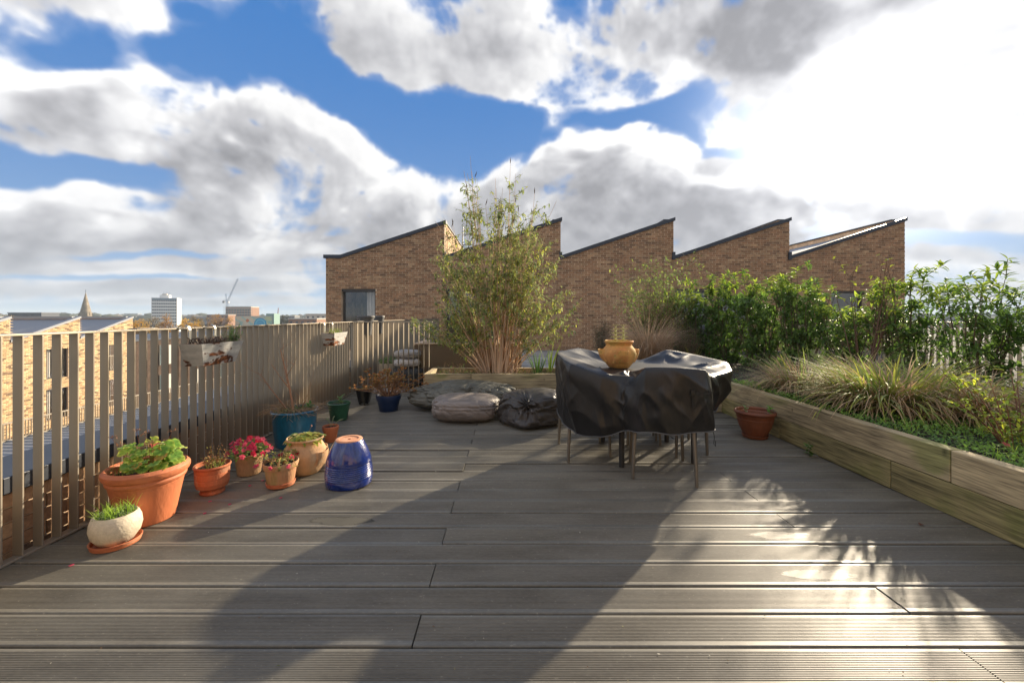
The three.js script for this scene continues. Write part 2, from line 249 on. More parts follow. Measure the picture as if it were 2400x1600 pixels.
// ---------------------------------------------------------------- brickwork
const BRICKS = [[0.37, 0.21, 0.125], [0.33, 0.18, 0.105], [0.25, 0.14, 0.085], [0.17, 0.105, 0.072], [0.41, 0.25, 0.15], [0.36, 0.19, 0.11], [0.30, 0.175, 0.105], [0.43, 0.275, 0.17]];
const BUFF = [[0.50, 0.35, 0.21], [0.45, 0.30, 0.17], [0.36, 0.22, 0.125], [0.18, 0.115, 0.075], [0.55, 0.39, 0.24], [0.48, 0.31, 0.175], [0.42, 0.28, 0.165], [0.52, 0.36, 0.21]];
for (const c of BRICKS) { const m = [0.345, 0.19, 0.112]; for (let k = 0; k < 3; k++) c[k] = lerp(c[k], m[k], 0.3); }
const brickMat = (c) => std([c[0] * 1.72, c[1] * 1.78, c[2] * 1.66], 0.92, 0, { map: T.mottle, bumpMap: T.grit, bumpScale: 0.003 });
const brickMats = BRICKS.map(brickMat), brickMass = std([1.72, 1.78, 1.66], 0.92, 0, { vertexColors: true, map: T.mottle, bumpMap: T.grit, bumpScale: 0.003 });
const mortar = std([1.0, 0.77, 0.54], 0.95, 0, { map: rep(T.mottle, 1, 1), bumpMap: T.grit, bumpScale: 0.003 });
// bricks of a wall that runs along u from `at`, facing n; top(u) bounds the wall, holes are [u0, u1, y0, y1]. list(...) takes each brick
function bricksOf({ u0, u1, y0, y1, top = () => 1e9, holes = [], cuts = [], seed = 1, list }) {
  const r = rng(seed); let row = 0;
  for (let y = y0; y < y1; y += 0.075, row++) {
    let u = u0 + (row % 2 ? -0.1125 : 0) - 0.02 * r();
    for (; u < u1; u += 0.225) {
      let a = Math.max(u, u0) + 0.005, b = Math.min(u + 0.215, u1) - 0.003, cut = [[a, b]];
      for (const c of cuts) if (y + 0.065 > 3.2) cut = cut.flatMap(([p, q]) => p < c && q > c ? [[p, c - 0.002], [c + 0.002, q]] : [[p, q]]);
      for (const h of holes) if (y + 0.04 > h[2] && y + 0.03 < h[3]) cut = cut.flatMap(([p, q]) => (q <= h[0] || p >= h[1]) ? [[p, q]] : [[p, Math.min(q, h[0])], [Math.max(p, h[1]), q]].filter(([s, t]) => t - s > 0.03));
      for (const [p, q] of cut) { if (q - p < 0.03) continue; const t0 = top(p), t1 = top(q); if (Math.min(t0, t1) < y + 0.008) { if (Math.max(t0, t1) < y + 0.02) continue; } list(p, q, y, Math.max(y + 0.004, Math.min(y + 0.065, t0)), Math.max(y + 0.004, Math.min(y + 0.065, t1)), r, row); }
    }
  }
}
// adds one brick (five faces) to acc: frame maps (u, y, depth) to a point
function addBrick(acc, F, u0, u1, y0, ta, tb, out, col, o) {
  const f = (u, y, d) => F(u, y, d), a = f(u0, y0, out), b = f(u1, y0, out), c = f(u1, tb, out), d = f(u0, ta, out), A = f(u0, y0, 0), B = f(u1, y0, 0), C = f(u1, tb, 0), D = f(u0, ta, 0);
  const w = (u1 - u0) * 1.6, h = (ta - y0) * 1.6, uv = [[o, o * 1.7], [o + w, o * 1.7], [o + w, o * 1.7 + h], [o, o * 1.7 + h]];
  acc.quad(a, b, c, d, col, uv); acc.quad(A, a, d, D, col, uv); acc.quad(b, B, C, c, col, uv); acc.quad(d, c, C, D, col, uv); acc.quad(A, B, b, a, col, uv);
}
const coping = std([0.045, 0.052, 0.066], 0.45, 0.35), roofMetal = std([0.26, 0.28, 0.31], 0.55, 0.4), frameMat = std([0.075, 0.068, 0.062], 0.5, 0.3);
const glass = phys([1, 1, 1], { roughness: 0, transmission: 1, thickness: 0, ior: 1.6 });
const roomPaint = std([0.26, 0.29, 0.30], 0.9), curtain = std([0.55, 0.52, 0.46], 0.95), tileFloor = std([0.25, 0.2, 0.15], 0.6);

// ---------------------------------------------------------------- the brick block at the end of the terrace, sawtooth roof
{
  const Zw = -14.55, x0 = -6.43, x1 = 13.94, back = Zw - 9;
  const b = thing('brick_building', 'long brown brick building with a sawtooth roofline across the end of the terrace', 'building', [0, 0, 0]);
  const peaks = [[-5.9, 3.30, -2.25, 4.50], [-2.25, 3.25, 1.83, 4.60], [1.83, 3.25, 5.80, 4.60], [5.80, 3.25, 9.88, 4.60], [9.88, 3.25, 13.94, 4.60]];
  const top = (x) => { if (x <= -5.9) return 3.30; for (const [a, ya, c, yc] of peaks) if (x < c) return lerp(ya, yc, (x - a) / (c - a)); return 4.6; };
  const doors = [[-5.88, -4.68, 0.02, 2.15], [-2.2, -0.2, 0.02, 2.15], [5.85, 7.05, 0.02, 2.15], [7.42, 8.62, 0.02, 1.95], [11.35, 12.55, 0.25, 2.1]];
  // mortar face with openings
  const sh = new THREE.Shape([[x0, -1.2], [x1, -1.2], [x1, 4.6], ...[...peaks].reverse().flatMap(([a, ya, c, yc], i) => i ? [[c, yc], [a, ya]] : [[a, ya]]), [x0, 3.3]].map(q => new THREE.Vector2(...q)));
  for (const [a, c, y0, y1] of doors) sh.holes.push(new THREE.Path([[a, y0], [a, y1], [c, y1], [c, y0]].map(q => new THREE.Vector2(...q))));
  part(b, 'wall', new THREE.ExtrudeGeometry(sh, { depth: 0.22, bevelEnabled: false }).translate(0, 0, Zw - 0.22), mortar);
  // bricks: those round the middle one by one, the rest as one mass
  const mass = new Acc(), F = (u, y, d) => [u, y, Zw + d]; const single = [];
  bricksOf({ u0: x0, u1: x1, y0: -0.02, y1: 4.7, top, holes: doors, cuts: peaks.map(k => k[2]), seed: 5, list: (p, q, y, ta, tb, r) => {
    const k = Math.floor(Math.pow(r(), 1.05) * 8), out = 0.008 + 0.004 * r(), full = q - p > 0.2 && ta === tb; const col = vary(BRICKS[k], r, 0.1), o = r() * 9;
    if (full && p > 1.9 && p < 5.2 && y > 1.35 && y < 3.2 && single.length < 300) single.push([p, y, k, out]); else addBrick(mass, F, p, q, y, ta, tb, out, col, o);
  } });
  const unit = [0, 1, 2].map(i => { const a = new Acc(); addBrick(a, (u, y, d) => [u, y, d], 0, 0.207, 0, 0.065, 0.065, 0.0095, [1, 1, 1], i * 1.3); return a.geo(false); });
  single.forEach(([p, y, k, out], i) => { const m = part(b, 'brick', unit[i % 3], brickMats[k]); m.position.set(p, y, Zw); m.scale.z = out / 0.0095; });
  // side returns above the valleys and the far sides
  for (const [a, ya, c, yc] of peaks) {
    part(b, 'gable_side', boxGeo(c - 0.22, -1.2, back, c - (c === x1 ? 0.0 : 0.002), yc - 0.002, Zw - 0.225), mortar);
    bricksOf({ u0: 0.23, u1: 9, y0: 3.2 - 0.02, y1: yc, seed: 9 + c | 0, list: (p, q, y, ta, tb, r) => { if (c < 0 && y + 0.065 < yc) addBrick(mass, (u, yy, d) => [c - 0.002 + d, yy, Zw - u], p, q, y, ta, tb, 0.009, vary(BUFF[Math.floor(r() * 8)], r, 0.15), r() * 9); } });
  }
  part(b, 'brick_mass', mass.geo(false), brickMass, 'stuff').userData.label = 'brickwork of brown, russet and near black bricks';
  part(b, 'side_wall', boxGeo(x0, -1.2, back, x0 + 0.22, 3.298, Zw - 0.225), mortar); part(b, 'rear_wall', boxGeo(x0, -1.2, back - 0.2, x1, 3.25, back - 0.002), mortar);
  // dark metal copings along each slope, roofs between them
  const strip = (a, ya, c, yc, z0, z1, up, down) => { const s = new THREE.Shape([[a, ya - down], [c, yc - down], [c, yc + up], [a, ya + up]].map(q => new THREE.Vector2(...q))); return new THREE.ExtrudeGeometry(s, { depth: z1 - z0, bevelEnabled: false }).translate(0, 0, z0); };
  for (const [a, ya, c, yc] of peaks) {
    part(b, 'coping', strip(a + (a > -5.8 ? -0.06 : 0.0), ya, c + 0.05, yc + 0.016, Zw - 0.24, Zw + 0.055, 0.045, 0.075), coping);
    part(b, 'rear_coping', strip(a, ya, c + 0.05, yc + 0.016, back - 0.2, back + 0.06, 0.045, 0.075), coping);
    part(b, 'roof_slope', strip(a + 0.01, ya - 0.1, c - 0.225, lerp(ya, yc, (c - 0.225 - a) / (c - a)) - 0.1, back + 0.065, Zw - 0.245, 0.0, 0.06), roofMetal);
    part(b, 'ridge_cap', boxGeo(c - 0.26, yc - 0.002, back + 0.065, c + 0.04, yc + 0.05, Zw - 0.245), coping);
    if (a > -5) part(b, 'valley_flashing', boxGeo(a - 0.055, ya - 0.075, Zw - 0.05, a + 0.05, ya + 0.19, Zw + 0.062), coping);
  }
  part(b, 'coping', boxGeo(x0 - 0.07, 3.225, Zw - 0.24, -5.9, 3.345, Zw + 0.055), coping);
  // glazed doors set back in the wall, a dark room behind each
  doors.forEach(([a, c, y0, y1], i) => {
    const d = new THREE.Group(); d.name = 'glazed_door'; b.add(d); const z = Zw - 0.2, w = 0.07, m = i === 1 ? (a + c) / 2 : null;
    const fr = new Acc(); fr.box(a + 0.003, y0, z, a + w, y1 - 0.003, z + 0.06); fr.box(c - w, y0, z, c - 0.003, y1 - 0.003, z + 0.06); fr.box(a + w, y1 - w, z, c - w, y1 - 0.003, z + 0.06); fr.box(a + w, y0, z, c - w, y0 + w, z + 0.06); if (m) fr.box(m - 0.05, y0 + w, z, m + 0.05, y1 - w, z + 0.06);
    part(d, 'frame', fr.geo(false), frameMat); part(d, 'lintel_panel', boxGeo(a + 0.003, y1 - 0.1, z + 0.065, c - 0.003, y1 - 0.003, z + 0.17), frameMat);
    part(d, 'pane', boxGeo(a + w, y0 + w, z + 0.028, c - w, y1 - w, z + 0.034), glass);
    const rm = new Acc(); rm.box(a - 0.6, y0 - 0.1, z - 3, c + 0.6, y0 - 0.02, z - 0.05); rm.box(a - 0.6, y1 + 0.3, z - 3, c + 0.6, y1 + 0.35, z - 0.05); rm.box(a - 0.65, y0, z - 3, a - 0.6, y1 + 0.3, z - 0.05); rm.box(c + 0.6, y0, z - 3, c + 0.65, y1 + 0.3, z - 0.05); if (i !== 4) rm.box(a - 0.6, y0, z - 3.05, c + 0.6, y1 + 0.3, z - 3);
    part(d, 'room', rm.geo(false), roomPaint);
    if (i === 0) { const cu = new Acc(); for (let k = 0; k < 7; k++) cu.box(c - 0.42 + k * 0.055, 0.05, z - 0.2 - 0.03 * (k % 2), c - 0.37 + k * 0.055, y1, z - 0.17 - 0.03 * (k % 2)); part(d, 'curtain', cu.geo(false), curtain); }
  });
  // roof ladder rails behind the first valley
  const la = new Acc(); for (const x of [-1.75, -1.35]) la.tube([[x, 3.2, Zw - 1.2], [x, 4.5, Zw - 1.2], [x, 4.62, Zw - 1.4], [x, 4.62, Zw - 2.2]], 0.025, 6, [1, 1, 1]); la.tube([[-1.75, 4.3, Zw - 1.2], [-1.35, 4.3, Zw - 1.2]], 0.02, 6, [1, 1, 1]); la.tube([[-1.75, 3.9, Zw - 1.2], [-1.35, 3.9, Zw - 1.2]], 0.02, 6, [1, 1, 1]);
  part(b, 'roof_ladder', la.geo(), std([0.35, 0.36, 0.37], 0.4, 0.8));
}

// ---------------------------------------------------------------- the house that the terrace belongs to, unseen behind the viewer; added to bounce sunlight onto the deck and be mirrored
{
  const h = thing('house', 'added buff brick house wall with glazed doors, unseen behind the viewer, bouncing sunlight', 'building', [0, 0, 2.4]), w = std([0.66, 0.47, 0.29], 0.95, 0, { map: rep(T.mottle, 1, 1) });
  const sh = new THREE.Shape([[-2.5, -1], [9, -1], [9, 3.1], [-2.5, 3.1]].map(q => new THREE.Vector2(...q))); for (const [a, c] of [[-1.6, 0.6], [3.2, 5.2]]) sh.holes.push(new THREE.Path([[a, 0.02], [a, 2.2], [c, 2.2], [c, 0.02]].map(q => new THREE.Vector2(...q))));
  part(h, 'wall', new THREE.ExtrudeGeometry(sh, { depth: 0.3, bevelEnabled: false }), w); part(h, 'coping', boxGeo(-2.6, 3.103, -0.06, 9.1, 3.22, 0.36), coping);
  for (const [a, c] of [[-1.6, 0.6], [3.2, 5.2]]) { const d = new THREE.Group(); d.name = 'glazed_door'; h.add(d); const fr = new Acc(), m = (a + c) / 2; for (const [x0, x1, y0, y1] of [[a + 0.003, a + 0.07, 0.023, 2.197], [c - 0.07, c - 0.003, 0.023, 2.197], [m - 0.05, m + 0.05, 0.09, 2.13], [a + 0.07, c - 0.07, 2.13, 2.197], [a + 0.07, c - 0.07, 0.023, 0.09]]) fr.box(x0, y0, 0.12, x1, y1, 0.18); part(d, 'frame', fr.geo(false), frameMat); part(d, 'pane', boxGeo(a + 0.07, 0.09, 0.147, c - 0.07, 2.13, 0.153), glass); const rm = new Acc(); rm.box(a - 1, -0.1, 0.32, c + 1, -0.02, 4); rm.box(a - 1, 2.5, 0.32, c + 1, 2.6, 4); rm.box(a - 1.1, -0.02, 0.32, a - 1, 2.5, 4); rm.box(c + 1, -0.02, 0.32, c + 1.1, 2.5, 4); rm.box(a - 1, -0.02, 4, c + 1, 2.5, 4.1); part(d, 'room', rm.geo(false), roomPaint); }
}

// ---------------------------------------------------------------- deck of grooved composite boards
const PITCH = 0.1693, SEAM0 = 1.497;
{
  const deck = thing('deck', 'dark grey grooved composite decking running across the terrace', undefined, [0, 0, 0], 0, undefined, 'structure');
  part(deck, 'sub_deck', boxGeo(-2.46, -0.2, -6.45, 2.7, -0.032, 2.38), std([0.012, 0.012, 0.012], 1));
  const tones = [[0.160, 0.149, 0.123], [0.144, 0.135, 0.113], [0.174, 0.162, 0.133], [0.153, 0.143, 0.119]].map(c => std([c[0] * 1.75, c[1] * 1.75, c[2] * 1.75], 0.46, 0, { map: T.deck }));
  const r = rng(31);
  function board(x0, x1, z) {                       // z: far edge, the board comes towards the viewer
    const w = PITCH - 0.008, prof = [[0, -0.024], [0, -0.006], [0.0015, -0.0025], [0.005, 0], [0.017, 0]]; let d = 0.017; const gp = 0.0072;
    for (; d + gp < w - 0.017; d += gp) prof.push([d + 0.0012, -0.0022], [d + 0.0034, -0.0022], [d + 0.0046, 0], [d + gp, 0]);
    prof.push([w - 0.005, 0], [w - 0.0015, -0.0025], [w, -0.006], [w, -0.024]);
    const a = new Acc(), o = r() * 5, n = 3, sag = () => 0;
    for (let s = 0; s < n; s++) { const xa = lerp(x0, x1, s / n), xb = lerp(x0, x1, (s + 1) / n); for (let k = 0; k < prof.length - 1; k++) { const [da, ya] = prof[k], [db, yb] = prof[k + 1]; a.quad([xa, ya, z + da], [xa, yb, z + db], [xb, yb, z + db], [xb, ya, z + da], [1, 1, 1], [[xa * 0.5 + o, da * 2 + o], [xa * 0.5 + o, db * 2 + o], [xb * 0.5 + o, db * 2 + o], [xb * 0.5 + o, da * 2 + o]]); } }
    for (const [x, q] of [[x0, 1], [x1, -1]]) { const e = [[x, -0.024, z], [x, 0, z], [x, 0, z + w], [x, -0.024, z + w]]; a.quad(...(q > 0 ? [e[3], e[2], e[1], e[0]] : e), [1, 1, 1], [[o, o], [o, o], [o, o], [o, o]]); }
    const m = part(deck, 'board', a.geo(false), tones[Math.floor(r() * 4)]); m.position.y = (r() - 0.5) * 0.0016; m.rotation.x = (r() - 0.5) * 0.004 ;
  }
  for (let k = -23; k < 29; k++) {
    const zf = -(SEAM0 + PITCH * (k + 1)), J = (Math.abs(k) % 2 === 0) ? [-0.3515] : [1.625, -2.325]; let xs = [-2.455, ...J.sort((a, b) => a - b).filter(x => x > -2.3), 2.72]; const xr = -zf > 5.75 ? -1.10 : 2.72; xs[xs.length - 1] = xr; xs = xs.filter((x, i) => i === 0 || i === xs.length - 1 || x < xr - 0.1);
    for (let i = 0; i < xs.length - 1; i++) board(xs[i] + (i ? 0.0025 : 0), xs[i + 1] - (i < xs.length - 2 ? 0.0025 : 0), zf);
  }
}
// neighbour's terrace floor beyond the low railing
{
  const p = thing('paving', 'pale grey paving slabs on the terrace beyond the planter', undefined, [0, 0, 0], 0, undefined, 'structure'); const slabM = [0.3, 0.26, 0.33].map(k => grained([k, k * 0.97, k * 0.92], 0.85, 0.002, 1)); const r = rng(3);
  part(p, 'screed', boxGeo(-2.46, -0.2, -14.5, 14, -0.034, -6.46), std([0.06, 0.06, 0.06], 1));
  for (let i = 0; i < 14; i++) for (let j = 0; j < 13; j++) { const x = -2.44 + i * 0.6, z = -14.4 + j * 0.605; if (z + 0.6 > -6.47) continue; part(p, 'slab', boxGeo(x + 0.003, -0.03, z + 0.003, x + 0.597, 0.002 * r(), z + 0.6, r() * 5), slabM[Math.floor(r() * 3)]); }
}

// ---------------------------------------------------------------- railings of flat bars
const railMat = std([0.34, 0.295, 0.23], 0.42, 0.4, { bumpMap: T.brushed, bumpScale: 0.0004 });
const RX = -2.41;
const barGeo = rbox(0.05, 1.088, 0.009, 0.0025, 0, 0.556, 0), barGeoX = rbox(0.009, 1.088, 0.05, 0.0025, 0, 0.556, 0);
{
  const run = (label, z0, z1, group) => {
    const t = thing('railing', label, 'railing', [RX - 0.025, 0, -z0], 0, group); const len = z1 - z0;
    part(t, 'top_rail', rbox(0.052, 0.012, len, 0.003, 0, 1.106, -len / 2), railMat); part(t, 'bottom_rail', rbox(0.052, 0.012, len, 0.003, 0, 0.006, -len / 2), railMat);
    for (let z = 2.049 - 20 * 0.0877; z < z1 - 0.02; z += 0.0877) { if (z < z0 + 0.01) continue; const m = part(t, 'baluster', barGeo, railMat); m.position.z = -(z - z0) - 0.0045; }
    return t;
  };
  const a = run('long bronze metal railing of flat upright bars beside the flower pots', 0.7, 6.36, 'bronze railings'); part(a, 'joint_plate', rbox(0.056, 0.006, 0.16, 0.002, 0, 1.1155, -2.06), railMat);
  run('bronze bar railing continuing along the far terrace to the brick building', 6.372, 14.4, 'bronze railings');
  const t = thing('railing', 'short bronze bar railing crossing behind the blue potted azalea', 'railing', [RX + 0.012, 0, -6.40], 0, 'bronze railings'), len = 1.22;
  part(t, 'top_rail', rbox(len, 0.012, 0.052, 0.003, len / 2, 1.1065, 0), railMat); part(t, 'bottom_rail', rbox(len, 0.012, 0.052, 0.003, len / 2, 0.0065, 0), railMat);
  for (let x = 0.06; x < len; x += 0.079) part(t, 'baluster', barGeoX, railMat).position.x = x;
}
// low brick parapet just outside the railing, dark metal capping
{
  const p = thing('parapet', 'low brown brick parapet with dark metal capping outside the railing', 'parapet'); const xf = -2.56, r = rng(44);
  part(p, 'wall', boxGeo(xf - 0.33, -6, -14.6, xf, 0.30, -0.3), mortar);
  const unit = [0, 1].map(i => { const a = new Acc(); addBrick(a, (u, y, d) => [d, y, -u], 0, 0.213, 0, 0.065, 0.065, 0.011, [1, 1, 1], i * 1.7); return a.geo(false); });
  for (let row = 0; row < 5; row++) for (let k = 0; k < 60; k++) { const m = part(p, 'brick', unit[k % 2], brickMats[Math.floor(r() * 8)]); m.position.set(xf, -0.073 + row * 0.075, -(0.6 + k * 0.225 + (row % 2) * 0.1125)); }
  part(p, 'capping', rbox(0.40, 0.085, 14.3, 0.006, xf - 0.165, 0.345, -7.45), coping);
}

// ---------------------------------------------------------------- timber planters (two courses of sleepers)
const woodMat = (o, k = 1) => { const t = T.wood.clone(); t.repeat.set(0.4, 1.6); t.offset.set(o, o * 1.7); t.needsUpdate = true; return std([1.36 * k, 1.34 * k, 1.16 * k], 0.85, 0, { map: t, bumpMap: t, bumpScale: 0.0035 }); };
const woods = [0.05, 0.31, 0.57, 0.83].map((o, i) => woodMat(o, [1, 0.93, 1.05, 0.88][i])), mossy = [0.15, 0.44, 0.71].map(o => { const m = woodMat(o, 0.72); m.color.setRGB(0.92, 0.95, 0.64); return m; });
const sleeper = (p, x0, y0, z0, x1, y1, z1, m) => {   // grain along the long side
  const w = x1 - x0, h = y1 - y0, d = z1 - z0, g = new RoundedBoxGeometry(w, h, d, 3, 0.006); const P = g.attributes.position, N = g.attributes.normal, U = g.attributes.uv, alongX = w > d;
  for (let i = 0; i < P.count; i++) { const l = alongX ? P.getX(i) : P.getZ(i), side = Math.abs(N.getY(i)) > 0.7 ? (alongX ? P.getZ(i) : P.getX(i)) : P.getY(i); U.setXY(i, l, side * 0.6); }
  return part(p, 'sleeper', g.translate((x0 + x1) / 2, (y0 + y1) / 2, (z0 + z1) / 2), m);
};
const BEDTOP = 0.355;
{
  const p = thing('planter', 'raised timber sleeper planter behind the bean bags', 'planter', [0, 0, 0], 0, 'timber sleeper planters'), zf = -5.72, zb = -6.46, t = 0.085;
  sleeper(p, -1.18, 0.002, zf - t, 0.1, 0.196, zf, woods[0]); sleeper(p, 0.104, 0.002, zf - t, 1.6, 0.196, zf, woods[2]);
  sleeper(p, -1.18, 0.199, zf - t, -0.52, 0.395, zf, woods[3]); sleeper(p, -0.516, 0.199, zf - t, 1.6, 0.395, zf, woods[1]);
  for (const y of [0.002, 0.199]) { sleeper(p, -1.18, y, zb + t + 0.003, -1.18 + t, y + 0.194, zf - t - 0.003, woods[2]); sleeper(p, -1.18, y, zb, 1.6, y + 0.195, zb + t, woods[3]); }
  const g = new THREE.PlaneGeometry(2.68, 0.57, 40, 10).rotateX(-Math.PI / 2), q = g.attributes.position; for (let i = 0; i < q.count; i++) q.setY(i, 0.035 * (fbm(q.getX(i) * 9, q.getZ(i) * 9, 1) - 0.5)); g.computeVertexNormals();
  part(p, 'soil', g.translate(0.255, 0.33, -6.09), soil);
}
{
  const p = thing('planter', 'long raised timber sleeper planter along the garden bed with hedge and grasses', 'planter', [0, 0, 0], 0, 'timber sleeper planters'), xf = 2.652, t = 0.085;
  const zs = [[0.3, 1.1], [1.106, 2.515], [2.521, 5.145]];
  for (const [[a, b], m] of [[[-0.4, 0.9], 1], [[0.906, 2.87], 0], [[2.876, 4.05], 2], [[4.056, 5.145], 1]]) sleeper(p, xf, 0.002, -b, xf + t, 0.196, -a, mossy[m]);
  for (const [[a, b], m] of [[[-0.4, 0.44], 1], [[0.446, 2.48], 2], [[2.486, 5.145], 1]]) sleeper(p, xf, 0.199, -b, xf + t, 0.395, -a, woods[m]);
  for (const y of [0.002, 0.199]) { sleeper(p, 1.55, y, -5.235, xf + t - 0.004, y + 0.194, -5.149, woods[y > 0.1 ? 3 : 0]); sleeper(p, xf + t + 0.003, y, 0.32, 6.2, y + 0.194, 0.40, woods[2]); }
  const g = new THREE.PlaneGeometry(1, 1, 90, 110).rotateX(-Math.PI / 2), q = g.attributes.position; for (let i = 0; i < q.count; i++) { const x = lerp(1.6, 6.2, q.getX(i) + 0.5), z = lerp(-9.4, 0.3, q.getZ(i) + 0.5), xx = z > -5.24 ? Math.max(x, xf + t) : x; q.setXYZ(i, xx, BEDTOP - 0.02 + 0.06 * (fbm(x * 3, z * 3, 1) - 0.5), z); } g.computeVertexNormals();
  part(p, 'soil', g, soil);
}
// bar railing at the outer edge of the garden bed
{
  const t = thing('railing', 'bronze bar railing behind the laurel hedge', 'railing', [6.3, 0, 0.3], 0, 'bronze railings');
  part(t, 'top_rail', rbox(0.052, 0.012, 9.6, 0.003, 0, 1.106, -4.8), railMat); part(t, 'bottom_rail', rbox(0.052, 0.012, 9.6, 0.003, 0, 0.006, -4.8), railMat);
  for (let z = 0.05; z < 9.6; z += 0.0877) part(t, 'baluster', barGeo, railMat).position.z = -z;
}

// ---------------------------------------------------------------- pots
const lathe = (prof, seg = 56) => new THREE.LatheGeometry(prof.map(q => new THREE.Vector2(...q)), seg);
// a hollow pot from its outer profile [r, y] (bottom to rim), wall thickness t, soil at height s
function potBody(t, outer, mat, { wall = 0.012, soilY, name = 'pot', top = 'soil' } = {}) {
  const rim = outer[outer.length - 1], inner = []; for (let k = outer.length - 2; k >= 0; k--) if (outer[k][1] > 0.02) inner.push([Math.max(0.01, Math.min(outer[k][0], rim[0]) - wall), outer[k][1]]);
  const prof = [[0.0001, outer[0][1]], ...outer, [rim[0] - wall * 0.35, rim[1] + wall * 0.3], [rim[0] - wall * 0.8, rim[1]], [rim[0] - wall, rim[1] - wall * 0.5], ...inner, [0.0001, 0.022]];
  part(t, name, toCreasedNormals(lathe(prof), 0.5), mat);
  const y = soilY ?? rim[1] * 0.88; let r = rim[0]; for (let k = 0; k < outer.length - 1; k++) if (outer[k][1] <= y && outer[k + 1][1] >= y) r = lerp(outer[k][0], outer[k + 1][0], (y - outer[k][1]) / Math.max(1e-4, outer[k + 1][1] - outer[k][1]));
  r = Math.min(r, rim[0]) - wall + 0.001;
  const g = new THREE.CircleGeometry(r, 32).rotateX(-Math.PI / 2); part(t, top, g.translate(0, y, 0), soil); return { y, r };
}
function saucer(x, z, r, mat, label, h = 0.028) { const t = thing('saucer', label, 'saucer', [x, 0.001, -z], 0, 'terracotta saucers'); part(t, 'dish', toCreasedNormals(lathe([[0.0001, 0], [r * 0.86, 0], [r * 0.93, 0.004], [r, h], [r - 0.003, h + 0.003], [r - 0.009, h], [r * 0.86, 0.009], [0.0001, 0.009]]), 0.5), mat); return t; }
// clay with pale lime bloom and darker damp patches
const clayTex = (a, b, c, s) => texture(512, 256, (u, v) => { const n = pfbm(u, v, 4, 4, 5, s), m = pfbm(u, v, 7, 5, 5, s + 9), f = pfbm(u, v, 60, 30, 3, s + 17), tn = pfbm(u, v, 2, 70, 2, s + 25); let k = mixc(a, b, sstep(0.45, 0.7, n)); k = mixc(k, c, sstep(0.55, 0.8, m) * 0.8); const w = 0.85 + 0.3 * f + 0.14 * (tn - 0.5); return [k[0] * w, k[1] * w, k[2] * w]; }, true);
const clay = (a, b, c, s, rough = 0.85, extra = {}) => std([1, 1, 1], rough, 0, { map: clayTex(a, b, c, s), bumpMap: rep(T.grit, 2, 2), bumpScale: 0.0015, ...extra });
const M = {
  orange: clay([0.50, 0.155, 0.062], [0.46, 0.135, 0.052], [0.52, 0.19, 0.09], 101, 0.6),
  fired: clay([0.47, 0.145, 0.06], [0.36, 0.095, 0.04], [0.52, 0.25, 0.14], 121),
  tan: clay([0.44, 0.27, 0.14], [0.50, 0.30, 0.17], [0.28, 0.25, 0.10], 141),
  aged: clay([0.47, 0.22, 0.11], [0.46, 0.29, 0.16], [0.30, 0.24, 0.09], 161),
  peach: clay([0.56, 0.33, 0.17], [0.50, 0.25, 0.11], [0.60, 0.42, 0.25], 181),
  honey: clay([0.62, 0.34, 0.10], [0.58, 0.26, 0.08], [0.36, 0.27, 0.06], 201),
  cream: clay([0.58, 0.50, 0.38], [0.54, 0.46, 0.34], [0.50, 0.42, 0.31], 221, 0.65),
  brown: clay([0.21, 0.065, 0.026], [0.14, 0.042, 0.018], [0.26, 0.10, 0.045], 241, 0.55),
  blue: phys([0.006, 0.036, 0.29], { roughness: 0.24, clearcoat: 1, clearcoatRoughness: 0.06, map: rep(T.mottle, 2, 2), bumpMap: rep(T.grit, 2, 2), bumpScale: 0.0012 }),
  blueBright: phys([0.010, 0.19, 0.34], { roughness: 0.3, clearcoat: 0.9, clearcoatRoughness: 0.1, map: rep(T.mottle, 2, 1) }),
  navy: phys([0.006, 0.022, 0.075], { roughness: 0.5, clearcoat: 0.3, clearcoatRoughness: 0.3 }),
  green: phys([0.035, 0.15, 0.07], { roughness: 0.4, clearcoat: 0.5, clearcoatRoughness: 0.2, map: rep(T.mottle, 2, 1) }),
  black: phys([0.008, 0.009, 0.012], { roughness: 0.35, clearcoat: 0.4 }),
  zinc: null, plasticGrey: std([0.10, 0.10, 0.10], 0.6),
};
const P = {};   // pots with plants: group, soil height and radius
function potted(key, name, label, [x, z], outer, mat, opts = {}) { const t = thing(name, label, opts.category ?? 'plant pot', [x, 0.001 + (opts.lift ?? 0), -z], opts.turn ?? 0, opts.group); P[key] = { t, ...potBody(t, outer, mat, opts) }; return t; }

